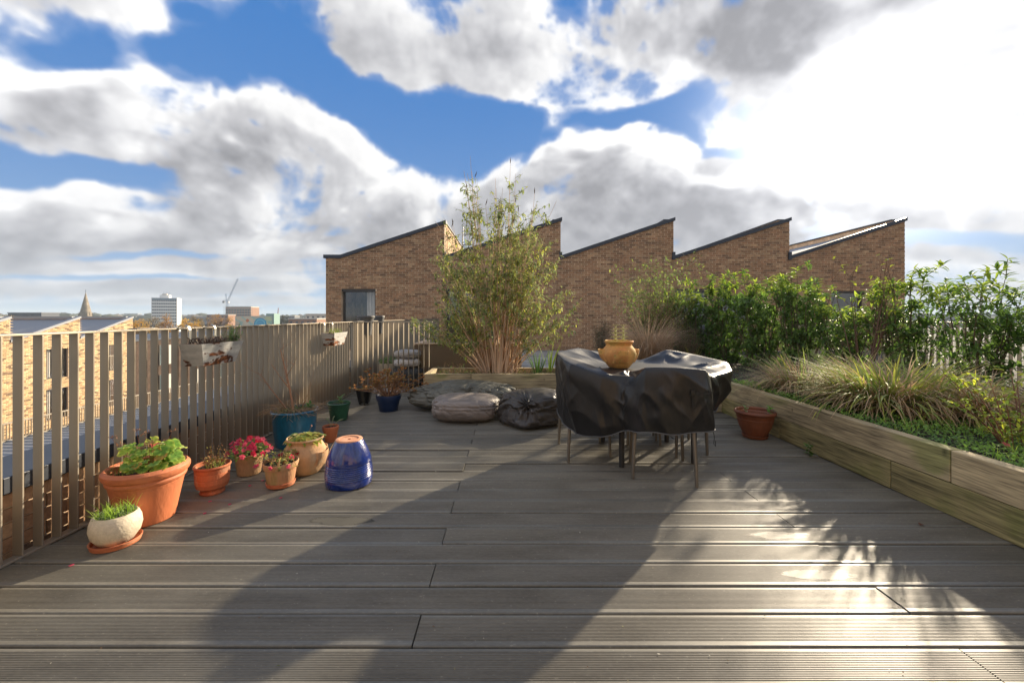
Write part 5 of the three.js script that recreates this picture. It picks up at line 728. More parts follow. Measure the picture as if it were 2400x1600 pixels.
// low growth round the foot of the buddleia
{
  const q = rng(117), t = thing('undergrowth', 'low dead stalks and weeds covering the soil of the middle planter', 'weeds', [0.25, 0.335, -6.08], 0, undefined, 'stuff'), a = stemAcc(), f = stemAcc();
  for (let k = 0; k < 320; k++) { const x = -1.25 + 2.5 * q(), z = -0.24 + 0.48 * q(), th = q() * 6.28, l = 0.06 + 0.22 * q() * q(); a.tube(curve([x, -0.01, z], [x + Math.cos(th) * l * 0.7, l * 0.7, z + Math.sin(th) * l * 0.5], 0.02, 4), 0.0016, 3, vary([0.30, 0.19, 0.11], q, 0.35)); }
  for (let k = 0; k < 1500; k++) { const x = -1.27 + 2.54 * q(), z = -0.25 + 0.5 * q(), d = onSphere(q); d.y = Math.abs(d.y); const tall = x < -0.9 ? 0.2 : 0.06; f.leaf2(x, tall * q() * q(), z, d, UPV, 0.02 + 0.03 * q(), 0.012, vary(q() < 0.6 ? [0.11, 0.17, 0.04] : q() < 0.5 ? [0.28, 0.16, 0.08] : [0.25, 0.27, 0.06], q, 0.35)); }
  part(t, 'dead_stalks', a.geo(), L.dry, 'stuff'); part(t, 'weed_leaves', f.geo(), L.soft, 'stuff');
}
function swords(name, label, [x, y, z], n, h, r, ca, cb, seed, group) { const q = rng(seed), t = thing(name, label, 'plant', [x, y, z], 0, group); for (let k = 0; k < n; k++) { const a = new Acc(), th = q() * 6.28; a.blade(r * Math.cos(th), 0, r * Math.sin(th), th, 0.05 + 0.3 * q(), h * (0.55 + 0.5 * q()), 0.022, 0.25 + 0.4 * q(), vary(ca, q, 0.2), vary(cb, q, 0.2), 7); part(t, 'leaf', a.geo(), L.soft); } return t; }
swords('iris', 'sword leaved green iris at the end of the middle planter next to the covered table', [0.42, 0.34, -5.95], 24, 0.42, 0.05, [0.09, 0.19, 0.04], [0.16, 0.28, 0.06], 127, 'irises');
swords('iris', 'bright yellow green iris catching the sun behind the covered table', [0.62, 0.34, -6.25], 12, 0.62, 0.035, [0.22, 0.34, 0.04], [0.36, 0.46, 0.06], 137, 'irises');
swords('iris', 'small yellowing iris beyond the cover near the red flowers', [3.25, 0.34, -7.3], 12, 0.42, 0.05, [0.26, 0.3, 0.06], [0.4, 0.36, 0.08], 139, 'irises');

// ---------------------------------------------------------------- the garden bed: hedge, grasses, ground cover
{
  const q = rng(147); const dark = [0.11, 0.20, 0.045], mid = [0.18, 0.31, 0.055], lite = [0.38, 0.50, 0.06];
  const G = [leafGeo(0.105, 0.036, mid, [0.12, 0.21, 0.045], { droop: 0.25, fold: 0.35 }), leafGeo(0.095, 0.034, lite, [0.28, 0.36, 0.06], { droop: 0.2, fold: 0.35 }), leafGeo(0.11, 0.038, dark, mid, { droop: 0.3, fold: 0.3 })];
  const spots = [[3.7, 8.35, 1.40, 'laurel shrub at the far end of the hedge beside the brick building'], [4.05, 7.75, 1.58, 'second laurel shrub from the far end of the hedge'], [4.35, 7.15, 1.62, 'third laurel shrub from the far end of the hedge'], [4.62, 6.55, 1.55, 'laurel shrub in the middle of the hedge, left of the bare twigs'], [4.95, 5.95, 1.05, 'laurel shrub in the hedge behind the bare twiggy bush'], [5.1, 5.3, 1.32, 'laurel shrub in the hedge just past the brick wall corner'], [5.28, 4.68, 1.30, 'second laurel shrub from the near end of the hedge'], [5.5, 4.05, 1.12, 'nearest and lowest laurel shrub of the hedge']];
  for (const [x, z, H, label] of spots) {
    const t = thing('laurel', label, 'shrub', [x, BEDTOP - 0.02, -z], 0, 'laurel hedge'), a = stemAcc(), f = stemAcc(); let parts = 0;
    for (let s = 0; s < (z > 6 ? 18 : 13); s++) {
      const th = q() * 6.28, o = (z > 6 ? 0.5 : 0.42) * Math.sqrt(q()), hh = H * (0.62 + 0.4 * q()), ex = o * Math.cos(th) * 1.05, ez = o * Math.sin(th); const c = curve([ex * 0.35, 0, ez * 0.35], [ex, hh, ez], 0, 7); c.forEach((p, i) => { p[0] += 0.025 * Math.sin(i * 1.7 + s); p[2] += 0.025 * Math.cos(i * 1.9 + s); }); a.tube(c, c.map((_, i) => 0.011 - 0.0012 * i), 5, vary([0.13, 0.10, 0.065], q, 0.25));
      const tips = [[c[7], V(0.1 * (q() - 0.5), 1, 0.1 * (q() - 0.5))]]; for (let b = 0; b < 14; b++) { const p = c[Math.floor(q() * 7.4)], d = onSphere(q); d.y = 0.3 + 0.6 * Math.abs(d.y); d.normalize(); const l = 0.10 + 0.16 * q(), e = [p[0] + d.x * l, p[1] + d.y * l, p[2] + d.z * l]; a.tube([p, e], [0.005, 0.003], 3, [0.14, 0.13, 0.05]); tips.push([e, d]); }
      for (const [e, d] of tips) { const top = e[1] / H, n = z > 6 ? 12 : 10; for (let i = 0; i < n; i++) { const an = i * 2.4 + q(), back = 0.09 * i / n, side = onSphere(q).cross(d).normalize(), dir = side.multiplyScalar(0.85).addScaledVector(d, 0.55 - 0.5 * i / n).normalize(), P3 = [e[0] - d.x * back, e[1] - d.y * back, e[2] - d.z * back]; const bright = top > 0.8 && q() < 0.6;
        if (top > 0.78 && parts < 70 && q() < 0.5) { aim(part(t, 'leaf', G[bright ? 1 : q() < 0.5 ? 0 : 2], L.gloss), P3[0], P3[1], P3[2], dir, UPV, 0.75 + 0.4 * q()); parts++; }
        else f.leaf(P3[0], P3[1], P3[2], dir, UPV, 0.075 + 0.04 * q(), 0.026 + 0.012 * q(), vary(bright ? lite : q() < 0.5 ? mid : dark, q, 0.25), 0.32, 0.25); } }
    }
    part(t, 'stems', a.geo(), L.bark); part(t, 'foliage', f.geo(), L.gloss, 'stuff');
  }
  // thin bare bush standing out of the hedge
  const t = thing('twiggy_bush', 'thin half bare bush with a few yellow leaves standing above the hedge', 'shrub', [4.62, BEDTOP - 0.02, -5.4]), a = stemAcc(), f = stemAcc();
  for (let s = 0; s < 12; s++) { const th = q() * 6.28, o = 0.1 + 0.33 * q(), hh = 1.15 + 0.55 * q(), c = curve([0.05 * Math.cos(th), 0, 0.05 * Math.sin(th)], [o * Math.cos(th), hh, o * Math.sin(th)], 0, 7); a.tube(c, c.map((_, i) => 0.009 - 0.0011 * i), 5, vary([0.17, 0.10, 0.07], q, 0.25)); for (let b = 0; b < 9; b++) { const p = c[2 + Math.floor(q() * 5.5)], d = onSphere(q); d.y = 0.5 + Math.abs(d.y); d.normalize(); const l = 0.1 + 0.22 * q(), e = [p[0] + d.x * l, p[1] + d.y * l, p[2] + d.z * l]; a.tube([p, e], [0.0035, 0.0015], 3, [0.18, 0.11, 0.07]); for (let i = 0; i < 3; i++) if (q() < 0.55) { const d2 = onSphere(q); d2.y *= 0.6; f.leaf(e[0], e[1], e[2], d2.normalize(), UPV, 0.055, 0.03, vary([0.34, 0.40, 0.05], q, 0.3)); } } }
  part(t, 'stems', a.geo(), L.bark); part(t, 'leaves', f.geo(), L.soft, 'stuff');
}
{
  const q = rng(157);
  const clump = (label, x, z, n, rx, rz, H, green, wid) => {
    const t = thing('grass_clump', label, 'ornamental grass', [x, BEDTOP - 0.02, -z], 0, 'clumps of strappy grass'), a = stemAcc(), b = stemAcc();
    for (let k = 0; k < n; k++) { const th = q() * 6.28, d = Math.sqrt(q()), bx = rx * 0.55 * d * Math.cos(th), bz = rz * 0.55 * d * Math.sin(th), isG = q() < green, az = th + (q() - 0.5) * 1.8, h = H * (isG ? 0.75 + 0.5 * q() : 0.6 + 0.6 * q()); const c0 = isG ? vary([0.18, 0.26, 0.05], q, 0.3) : vary([0.46, 0.30, 0.18], q, 0.3), c1 = isG ? vary(q() < 0.45 ? [0.58, 0.58, 0.10] : [0.32, 0.42, 0.10], q, 0.25) : vary([0.72, 0.52, 0.33], q, 0.25); (isG ? a : b).blade(bx, 0, bz, az, 0.15 + 0.75 * d * q() + 0.15 * q(), h, isG ? wid * (0.8 + 0.6 * q()) : wid * (0.4 + 0.5 * q()), (isG ? 1.3 : 1.7) * (0.5 + q()), c0, c1, 7); }
    part(t, 'green_blades', a.geo(), L.soft, 'stuff'); part(t, 'dead_blades', b.geo(), L.dry, 'stuff');
  };
  clump('large clump of yellow green strappy leaves in the sunlit middle of the bed', 3.45, 3.72, 1900, 0.72, 0.5, 0.60, 0.36, 0.021);
  clump('clump of mostly dead strappy leaves nearest the rose bush', 3.85, 3.42, 1300, 0.55, 0.42, 0.5, 0.2, 0.018);
  clump('browner clump of grass beyond the large yellow green one', 3.25, 4.55, 1300, 0.52, 0.42, 0.54, 0.2, 0.015);
  clump('thin dry clump of grass at the foot of the hedge', 4.1, 4.9, 600, 0.45, 0.4, 0.62, 0.15, 0.012);
  // rose bush, near end of the bed
  const t = thing('rose_bush', 'low sunlit rose bush with yellow green leaves at the near end of the bed', 'shrub', [3.28, BEDTOP - 0.02, -2.62]), a = stemAcc(), f = stemAcc();
  for (let s = 0; s < 30; s++) { const th = q() * 6.28, o = 0.12 + 0.42 * q(), hh = 0.22 + 0.30 * q(), c = curve([0.1 * Math.cos(th), 0, 0.1 * Math.sin(th)], [o * Math.cos(th), hh, o * Math.sin(th)], 0.04, 6); a.tube(c, [0.005, 0.0045, 0.004, 0.0035, 0.003, 0.0024, 0.0018], 4, vary([0.22, 0.10, 0.06], q, 0.3)); for (let b = 0; b < 7; b++) { const p = c[1 + Math.floor(q() * 5.9)], d = onSphere(q); d.y = Math.abs(d.y) * 0.8; const l = 0.05 + 0.08 * q(), e = [p[0] + d.x * l, p[1] + d.y * l, p[2] + d.z * l]; a.tube([p, e], 0.0014, 3, [0.26, 0.16, 0.06]); for (let i = 0; i < 6; i++) { const d2 = onSphere(q); d2.y *= 0.5; const u = 0.4 + 0.6 * q(); f.leaf(lerp(p[0], e[0], u), lerp(p[1], e[1], u), lerp(p[2], e[2], u), d2.normalize(), UPV, 0.026 + 0.016 * q(), 0.018, vary(q() < 0.6 ? [0.50, 0.56, 0.06] : [0.30, 0.44, 0.055], q, 0.3)); } } }
  part(t, 'stems', a.geo(), L.bark); part(t, 'leaves', f.geo(), L.soft, 'stuff');
  const hips = flowerGeo(0.02, [0.62, 0.16, 0.13], [0.5, 0.1, 0.06], 9); for (const [x, y, z] of [[-0.25, 0.08, 0.1], [0.12, 0.1, 0.24]]) aim(part(t, 'flower', hips, L.soft), x, y, z, V(1, 0, 0), V(0, 1, 0.5));
  // ground cover along the edge of the bed
  const gc = stemAcc(); for (let k = 0; k < 9000; k++) { const z = 0.9 + 4.2 * Math.pow(q(), 0.9), wide = z > 4.3 ? 1.0 : 0.95, x = 2.76 + wide * Math.pow(q(), 1.3), d = onSphere(q); d.y = 0.15 + 0.35 * Math.abs(d.y); d.normalize(); const far = z > 4.0, n = fbm(x * 4, z * 4, 7); gc.leaf2(x, BEDTOP - 0.03 + 0.05 * q() + 0.05 * n, -z, d, UPV, (far ? 0.03 : 0.024) + 0.012 * q(), far ? 0.024 : 0.016, vary(n > 0.5 ? [0.25, 0.43, 0.07] : [0.17, 0.32, 0.07], q, 0.35)); }
  for (let k = 0; k < 2600; k++) { const z = 0.5 + 7 * q(), x = 2.8 + 2.9 * q(), d = onSphere(q); d.y = Math.abs(d.y) * 0.5; gc.leaf2(x, BEDTOP - 0.03 + 0.06 * q(), -z, d, UPV, 0.03 + 0.02 * q(), 0.016, vary(q() < 0.4 ? [0.22, 0.13, 0.07] : [0.10, 0.17, 0.04], q, 0.4)); }
  for (let k = 0; k < 1500; k++) { const z = 5.3 + 3 * q(), x = 1.7 + 2.2 * q(), d = onSphere(q); d.y = Math.abs(d.y) * 0.5; gc.leaf2(x, BEDTOP - 0.03 + 0.06 * q(), -z, d, UPV, 0.03 + 0.02 * q(), 0.02, vary(q() < 0.3 ? [0.22, 0.13, 0.07] : [0.08, 0.15, 0.04], q, 0.4)); }
  solo('ground_cover', gc.geo(), L.soft, 'low clover and creeping green leaves covering the bed soil', 'ground cover', undefined, 'stuff');
  const gr = stemAcc(); for (let k = 0; k < 1500; k++) { const z = 1.3 + 1.9 * q(), x = 2.8 + 0.75 * q(); if (fbm(x * 5, z * 5, 3) < 0.47) continue; gr.blade(x, BEDTOP - 0.02, -z, q() * 6.28, 0.1 + 0.5 * q(), 0.05 + 0.11 * q(), 0.0045, 0.8, vary([0.24, 0.42, 0.05], q, 0.3), vary([0.50, 0.66, 0.09], q, 0.25), 4); }
  solo('grass', gr.geo(), L.soft, 'bright tufts of lawn grass in the near part of the bed', 'grass', undefined, 'stuff');
  // red leaved plant near the corner of the bed
  const rp = thing('red_plant', 'small dark red leaved plant at the corner of the bed', 'plant', [2.95, BEDTOP - 0.02, -5.85]), rl = leafGeo(0.06, 0.032, [0.20, 0.02, 0.025], [0.30, 0.03, 0.04], { droop: 0.3 }); for (let k = 0; k < 60; k++) { const d = onSphere(q); d.y = Math.abs(d.y); aim(part(rp, 'leaf', rl, L.soft), d.x * 0.09, 0.05 + d.y * 0.16 * q(), d.z * 0.09, d, UPV, 0.7 + 0.5 * q()); }
  // weeds rooted in the joint below the timber
  for (const [x, z, n, h, label] of [[2.6, 3.55, 34, 0.10, 'green weed growing from the joint between deck and timber planter'], [2.42, 5.05, 70, 0.13, 'leafy weeds in the inner corner of the timber planter']]) { const w = thing('weed', label, 'weed', [x, 0.001, -z], 0, 'weeds along the planter'), wl = leafGeo(0.034, 0.022, [0.10, 0.20, 0.04], [0.16, 0.28, 0.06], { droop: 0.25 }); for (let k = 0; k < n; k++) { const d = onSphere(q); d.y = Math.abs(d.y) * 0.7; d.x = -Math.abs(d.x) * 0.6; aim(part(w, 'leaf', wl, L.soft), (q() - 0.6) * 0.05, h * q(), (q() - 0.5) * (n > 40 ? 0.25 : 0.09), d.normalize(), UPV, 0.7 + 0.6 * q()); } }
}

// ---------------------------------------------------------------- plants and furniture on the terrace beyond
{
  const q = rng(167);
  { const t = thing('dry_grass', 'tall fountain of straw coloured dead grass behind the covered table', 'ornamental grass', [2.5, 0.3, -7.4]), a = stemAcc(); for (let k = 0; k < 900; k++) { const th = q() * 6.28, d = Math.sqrt(q()); a.blade(0.22 * d * Math.cos(th), 0, 0.2 * d * Math.sin(th), th + (q() - 0.5), 0.05 + 0.35 * d * q(), 0.7 + 0.6 * q(), 0.009, 0.8 + 1.6 * q(), vary([0.46, 0.32, 0.20], q, 0.25), vary([0.64, 0.47, 0.32], q, 0.25), 7); } part(t, 'blades', a.geo(), L.dry, 'stuff'); }
  const bush = (name, label, [x, y, z], W, H, n, cols, ls, seed, twigs = 40) => { const r = rng(seed), t = thing(name, label, 'shrub', [x, y, -z]), a = stemAcc(), f = stemAcc(); for (let s = 0; s < twigs; s++) { const th = r() * 6.28, o = W / 2 * Math.sqrt(r()), hh = H * (0.55 + 0.45 * r()), c = curve([o * 0.15 * Math.cos(th), 0, o * 0.15 * Math.sin(th)], [o * Math.cos(th), hh, o * Math.sin(th)], 0.03, 6); a.tube(c, c.map((_, i) => 0.008 - 0.001 * i), 4, vary([0.24, 0.16, 0.10], r, 0.3)); for (let j = 0; j < n / twigs; j++) { const p = c[2 + Math.floor(r() * 4.9)], d = onSphere(r), l = 0.05 + 0.16 * r(), e = [p[0] + d.x * l, p[1] + d.y * l * 0.8 + 0.03, p[2] + d.z * l]; if (j % 3 === 0) a.tube([p, e], 0.0016, 3, [0.24, 0.17, 0.1]); const d2 = onSphere(r); d2.y *= 0.6; f.leaf2(e[0], e[1], e[2], d2.normalize(), UPV, ls * (0.7 + 0.6 * r()), ls * 0.42, vary(cols[Math.floor(r() * cols.length)], r, 0.3)); } } part(t, 'stems', a.geo(), L.bark); part(t, 'foliage', f.geo(), L.soft, 'stuff'); };
  bush('loose_shrub', 'loose green shrub with bare twigs in front of the brick wall', [3.0, 0.3, 8.3], 1.7, 1.95, 4200, [[0.22, 0.31, 0.08], [0.34, 0.41, 0.09], [0.15, 0.21, 0.06]], 0.075, 171, 60);
  bush('conifer', 'small dark conifer against the brick wall behind the table pot', [2.5, 0.0, 11.2], 0.5, 1.0, 2200, [[0.04, 0.075, 0.03], [0.06, 0.10, 0.04]], 0.04, 173, 30);
  bush('round_shrub', 'small rounded light green shrub beside the straw grass', [3.5, 0.3, 8.0], 0.5, 0.62, 2000, [[0.16, 0.23, 0.06], [0.10, 0.16, 0.05]], 0.03, 175, 30);
  bush('dark_shrub', 'dark low shrub under the covered barbecue', [4.1, 0.0, 9.6], 0.7, 0.75, 1600, [[0.05, 0.08, 0.035], [0.08, 0.11, 0.04]], 0.04, 177, 30);
  // covered barbecue
  { const t = thing('barbecue', 'barbecue under a dark grey cover beside the glazed door', 'barbecue', [4.55, 0.002, -10.2], 0.2); const g = new RoundedBoxGeometry(0.85, 0.95, 0.5, 8, 0.12), p = g.attributes.position; for (let i = 0; i < p.count; i++) { const n = fbm(p.getX(i) * 4, p.getY(i) * 5, p.getZ(i) * 4, 3) - 0.5; p.setX(i, p.getX(i) * (1 + 0.15 * n)); p.setZ(i, p.getZ(i) * (1 + 0.3 * n)); p.setY(i, p.getY(i) + 0.06 * n); } g.computeVertexNormals(); part(t, 'cover', g.translate(0, 0.52, 0), std([0.035, 0.038, 0.042], 0.6)); for (const x of [-0.3, 0.3]) part(t, 'foot', rbox(0.05, 0.1, 0.3, 0.01, x, 0.05, 0), std([0.02, 0.02, 0.02], 0.6)); }
  // small pot beyond the cover
  { potted('far', 'far_pot', 'small red clay pot standing beyond the covered table', [4.1, 8.4], [[0.08, 0], [0.085, 0.006], [0.11, 0.2], [0.125, 0.205], [0.13, 0.25]], M.orange, { lift: 0.32 }); }
  // wicker sofa, its back to the planter
  { const t = thing('wicker_sofa', 'brown wicker corner sofa with its back to the middle planter', 'sofa', [-0.75, 0.003, -7.15]), w = (x, y) => std([0.26, 0.185, 0.115], 0.7, 0, { map: rep(T.wicker, x, y), bumpMap: rep(T.wicker, x, y), bumpScale: 0.006 });
    part(t, 'back_panel', rbox(1.75, 0.68, 0.12, 0.02, 0.1, 0.36, 0.0), w(7, 3)); part(t, 'seat_base', rbox(1.75, 0.32, 0.6, 0.02, 0.1, 0.17, -0.365), w(7, 1.4)); const arm = part(t, 'arm_panel', rbox(0.12, 0.66, 0.9, 0.02, 0, 0, 0), w(3, 3)); arm.position.set(-0.84, 0.36, -0.5); part(t, 'top_board', rbox(0.1, 0.03, 0.95, 0.008, -0.84, 0.71, -0.5), std([0.5, 0.36, 0.24], 0.7)); part(t, 'back_rail', rbox(1.75, 0.03, 0.14, 0.008, 0.1, 0.718, 0), std([0.42, 0.31, 0.21], 0.7)); part(t, 'seat_cushion', rbox(1.6, 0.12, 0.55, 0.04, 0.1, 0.395, -0.37), fabric([0.3, 0.28, 0.26], 0.9)); }
  // pale cushions piled on a dark pouffe
  { const t = thing('pouffe', 'low dark pouffe under the pale cushions behind the short railing', 'pouffe', [-1.72, 0.003, -7.0]); part(t, 'body', bag({ w: 0.55, h: 0.34, d: 0.5, seed: 41, n: 3.2 }), fabric([0.04, 0.042, 0.045], 0.7));
    for (const [y, z, yaw, l, k] of [[0.335, -7.0, 0.3, 'pale grey cushion lying on the dark pouffe', 0.5], [0.475, -7.06, -0.2, 'taupe cushion on top of the pale grey one', 0.36]]) { const g = bag({ w: 0.44, h: 0.15, d: 0.4, seed: 51 + y, n: 3, seam: 0.5 }); const m = solo('cushion', g, fabric([k, k * 0.94, k * 0.9], 0.85), l, 'cushion', 'cushions on the far terrace'); m.position.set(-1.72, y, z); m.rotation.y = yaw; } }
  // planter bowl with herbs behind the short railing
  { potted('herb', 'herb_bowl', 'pale rimmed bowl of green herbs behind the short railing', [-2.1, 7.3], [[0.12, 0], [0.13, 0.006], [0.19, 0.22], [0.21, 0.36], [0.215, 0.375]], M.cream, { soilY: 0.35 }); const { t, y, r } = P.herb, f = stemAcc(); for (let k = 0; k < 700; k++) { const th = q() * 6.28, d = r * 1.1 * Math.sqrt(q()), e = onSphere(q); e.y = Math.abs(e.y) * 0.7; f.leaf2(d * Math.cos(th), y + 0.15 * q() * (1 - d / r * 0.5), d * Math.sin(th), e, UPV, 0.035, 0.018, vary(q() < 0.8 ? [0.12, 0.22, 0.05] : [0.25, 0.3, 0.07], q, 0.35)); } part(t, 'herbs', f.geo(), L.soft, 'stuff'); }
}

// ---------------------------------------------------------------- the block across the courtyard
{
  const X = -26.8, b = thing('brick_terrace', 'sunlit buff brick terrace of houses across the courtyard, sawtooth gables', 'building'), w = std([0.55, 0.42, 0.30], 0.95), back = X - 10;
  const teeth = [[15.0, 18.62], [18.62, 22.24], [22.24, 25.86], [25.86, 29.48]], topAt = u => { for (const [a, c] of teeth) if (u < c) return lerp(-0.15, 1.12, (u - a) / (c - a)); return 1.12; };
  const wins = [[23.96, 25.17, -2.5, -0.74], [23.96, 25.17, -4.9, -3.1], [27.35, 28.4, -2.5, -0.74], [27.35, 28.4, -4.9, -3.1], [20.3, 21.4, -4.9, -3.1]];
  const sh = new THREE.Shape([[15, -15.9], [29.48, -15.9], [29.48, 1.12], ...[...teeth].reverse().flatMap(([a, c], i) => i ? [[c, 1.12], [a, -0.15]] : [[a, -0.15]])].map(q => new THREE.Vector2(...q))); for (const [a, c, y0, y1] of wins) sh.holes.push(new THREE.Path([[a, y0], [a, y1], [c, y1], [c, y0]].map(q => new THREE.Vector2(...q))));
  part(b, 'wall', new THREE.ExtrudeGeometry(sh, { depth: 0.22, bevelEnabled: false }).rotateY(Math.PI / 2).translate(X - 0.22, 0, 0), w);
  const m = new Acc(); bricksOf({ u0: 15.2, u1: 29.48, y0: -6.3, y1: 1.15, top: topAt, holes: wins, seed: 61, list: (p, q, y, ta, tb, r) => addBrick(m, (u, yy, d) => [X + d, yy, -u], p, q, y, ta, tb, 0.01, vary(BUFF[Math.floor(r() * 8)], r, 0.15), r() * 9) });
  part(b, 'brick_mass', m.geo(false), brickMass, 'stuff');
  const sl = (a, ya, c, yc, x0, x1, up, dn) => new THREE.ExtrudeGeometry(new THREE.Shape([[a, ya - dn], [c, yc - dn], [c, yc + up], [a, ya + up]].map(q => new THREE.Vector2(...q))), { depth: x1 - x0, bevelEnabled: false }).rotateY(Math.PI / 2).translate(x0, 0, 0);
  for (const [a, c] of teeth) {
    part(b, 'coping', sl(a, -0.15, c + 0.03, 1.13, X - 0.25, X + 0.05, 0.05, 0.08), std([0.22, 0.23, 0.25], 0.4, 0.5)); part(b, 'roof_slope', sl(a + 0.01, -0.27, c - 0.23, 0.95, back, X - 0.26, 0.02, 0.1), roofMetal);
    const g = new Acc(); bricksOf({ u0: 0.3, u1: 9.9, y0: -0.15, y1: 1.0, seed: 63 + a | 0, list: (p, q, y, ta, tb, r) => addBrick(g, (u, yy, d) => [X - u, yy, -c + 0.2 + d], p, q, y, ta, tb, 0.01, vary(BRICKS[Math.floor(r() * 8)], r, 0.15), r() * 9) });
    part(b, 'upstand', boxGeo(back, -0.3, -c + 0.02, X - 0.23, 1.0, -c + 0.2), w); part(b, 'upstand_bricks', g.geo(false), brickMass, 'stuff'); part(b, 'ridge_cap', boxGeo(back, 1.002, -c, X - 0.26, 1.16, -c + 0.24), roofMetal);
  }
  wins.forEach(([a, c, y0, y1]) => { const d = new THREE.Group(); d.name = 'window'; b.add(d); const fr = new Acc(), x = X - 0.16, t = 0.06, mid = lerp(a, c, 0.55); for (const [p, q, r, s] of [[a, a + t, y0, y1], [c - t, c, y0, y1], [mid - 0.03, mid + 0.03, y0 + t, y1 - t], [a + t, c - t, y1 - t, y1], [a + t, c - t, y0, y0 + t]]) fr.box(x, r + 0.003, -q + 0.002, x + 0.06, s - 0.003, -p - 0.002); part(d, 'frame', fr.geo(false), frameMat); part(d, 'pane', boxGeo(x + 0.02, y0 + t, -c + t, x + 0.026, y1 - t, -a - t), glass); const cu = new Acc(); for (let k = 0; k < 6; k++) cu.box(x - 0.2 - 0.04 * (k % 2), y0 + 0.05, -a - 0.08 - k * 0.09, x - 0.16 - 0.04 * (k % 2), y1, -a - k * 0.09); part(d, 'curtain', cu.geo(false), curtain); part(d, 'room', boxGeo(x - 1.6, y0 - 0.2, -c - 0.2, x - 1.5, y1 + 0.2, -a + 0.2), roomPaint); });
  // guard rails of the windows
  for (const [a, c] of [[27.35, 28.4]]) for (const y of [-2.5]) { const g = new Acc(); g.box(X + 0.03, y + 1.0, -c, X + 0.07, y + 1.04, -a); for (let u = a; u < c; u += 0.1) g.box(X + 0.04, y, -u - 0.02, X + 0.06, y + 1, -u); part(b, 'guard_rail', g.geo(false), railMat); }
}
{
  const b = thing('brick_block', 'brick block coloured as if in shade beyond the sunlit terrace across the courtyard', 'building'), X = -30.5, w = std([0.13, 0.085, 0.06], 0.95, 0, { map: rep(T.mottle, 1, 1) });  // the dark wall colour carries the shade this block stands in
  part(b, 'wall', boxGeo(X - 9, -15.9, -60, X, -0.9, -29.9), w); part(b, 'coping', boxGeo(X - 9.1, -0.898, -60.1, X + 0.08, -0.75, -29.85), coping);
  for (let k = 0; k < 6; k++) for (let j = 0; j < 2; j++) { const z = -32.5 - k * 3.6, y = -3.1 - j * 2.6, d = new THREE.Group(); d.name = 'window'; b.add(d); part(d, 'frame', boxGeo(X + 0.004, y - 0.05, z - 1.25, X + 0.05, y + 1.75, z + 0.05), frameMat); part(d, 'pane', boxGeo(X + 0.053, y, z - 1.2, X + 0.06, y + 1.7, z), std([0.10, 0.13, 0.14], 0.08, 0.2)); part(d, 'curtain', boxGeo(X + 0.062, y, z - 1.18, X + 0.066, y + 1.7, z - 0.75), curtain); }
}
// lower metal roof with standing seams, and a low rail at its far side
{
  const b = thing('metal_roof', 'lower grey metal roof with raised seams below the railing', 'roof', [0, 0, 0]); const m = std([0.34, 0.38, 0.44], 0.5, 0.35);
  part(b, 'sheet', boxGeo(-24.2, -5.2, -60, -5, -4.84, -4), m); const s = new Acc(); for (let z = 4.2; z < 59; z += 0.46) s.box(-24.2, -4.838, -z - 0.04, -5, -4.76, -z); part(b, 'seams', s.geo(false), m, 'stuff'); part(b, 'fascia', boxGeo(-24.3, -15.9, -60, -24.203, -4.8, -4), w0());
  const r = thing('low_railing', 'low metal guard rail along the far edge of the grey metal roof', 'railing', [-24.1, -4.84, 0]); part(r, 'top_rail', boxGeo(-0.03, 0.86, -59, 0.03, 0.92, -9), railMat); const p = new Acc(); for (let z = 9.05; z < 59; z += 0.13) p.box(-0.025, 0.085, -z - 0.02, 0.025, 0.858, -z); part(r, 'bars', p.geo(false), railMat, 'stuff'); part(r, 'bottom_rail', boxGeo(-0.03, 0.0, -59, 0.03, 0.082, -9), railMat);
  function w0() { return std([0.3, 0.2, 0.13], 0.9); }
}

// ---------------------------------------------------------------- skyline
const at = (deg, d) => Math.tan(deg * D2R) * d;           // a compass bearing from the terrace as metres at distance d
const far = { white: std([0.72, 0.72, 0.70], 0.8), pale: std([0.5, 0.47, 0.42], 0.9), grey: std([0.16, 0.17, 0.19], 0.8), brick: std([0.30, 0.17, 0.11], 0.9), dark: std([0.06, 0.07, 0.09], 0.6), blue: std([0.20, 0.27, 0.33], 0.5), stone: std([0.36, 0.30, 0.22], 0.95, 0, { map: rep(T.mottle, 2, 4) }), steel: std([0.25, 0.33, 0.45], 0.5, 0.3), red: std([0.4, 0.1, 0.06], 0.7) };
{
  // church spire
  const d = 400, t = thing('church_spire', 'tall pale stone church spire on the skyline', 'church', [at(-45.64, d), -16, -d], 0.3);
  part(t, 'tower', boxGeo(-5.6, 0, -5.6, 5.6, 15, 5.6), far.stone); part(t, 'spire', new THREE.ConeGeometry(5.4, 25.5, 8).translate(0, 27.752, 0), far.stone); for (const a of [0, 1, 2, 3]) { const g = new THREE.ConeGeometry(1.5, 6.5, 4).rotateY(a).translate(4.7 * Math.cos(a * 1.57 + 0.78), 18, 4.7 * Math.sin(a * 1.57 + 0.78)); part(t, 'pinnacle', g, far.stone); } for (const a of [0.3, 1.9, 3.4]) part(t, 'lucarne', new THREE.ConeGeometry(0.9, 3.4, 4).translate(4.1 * Math.cos(a), 19.5, 4.1 * Math.sin(a)), far.stone); part(t, 'cross', boxGeo(-0.15, 40, -0.15, 0.15, 42.4, 0.15), far.dark);
}
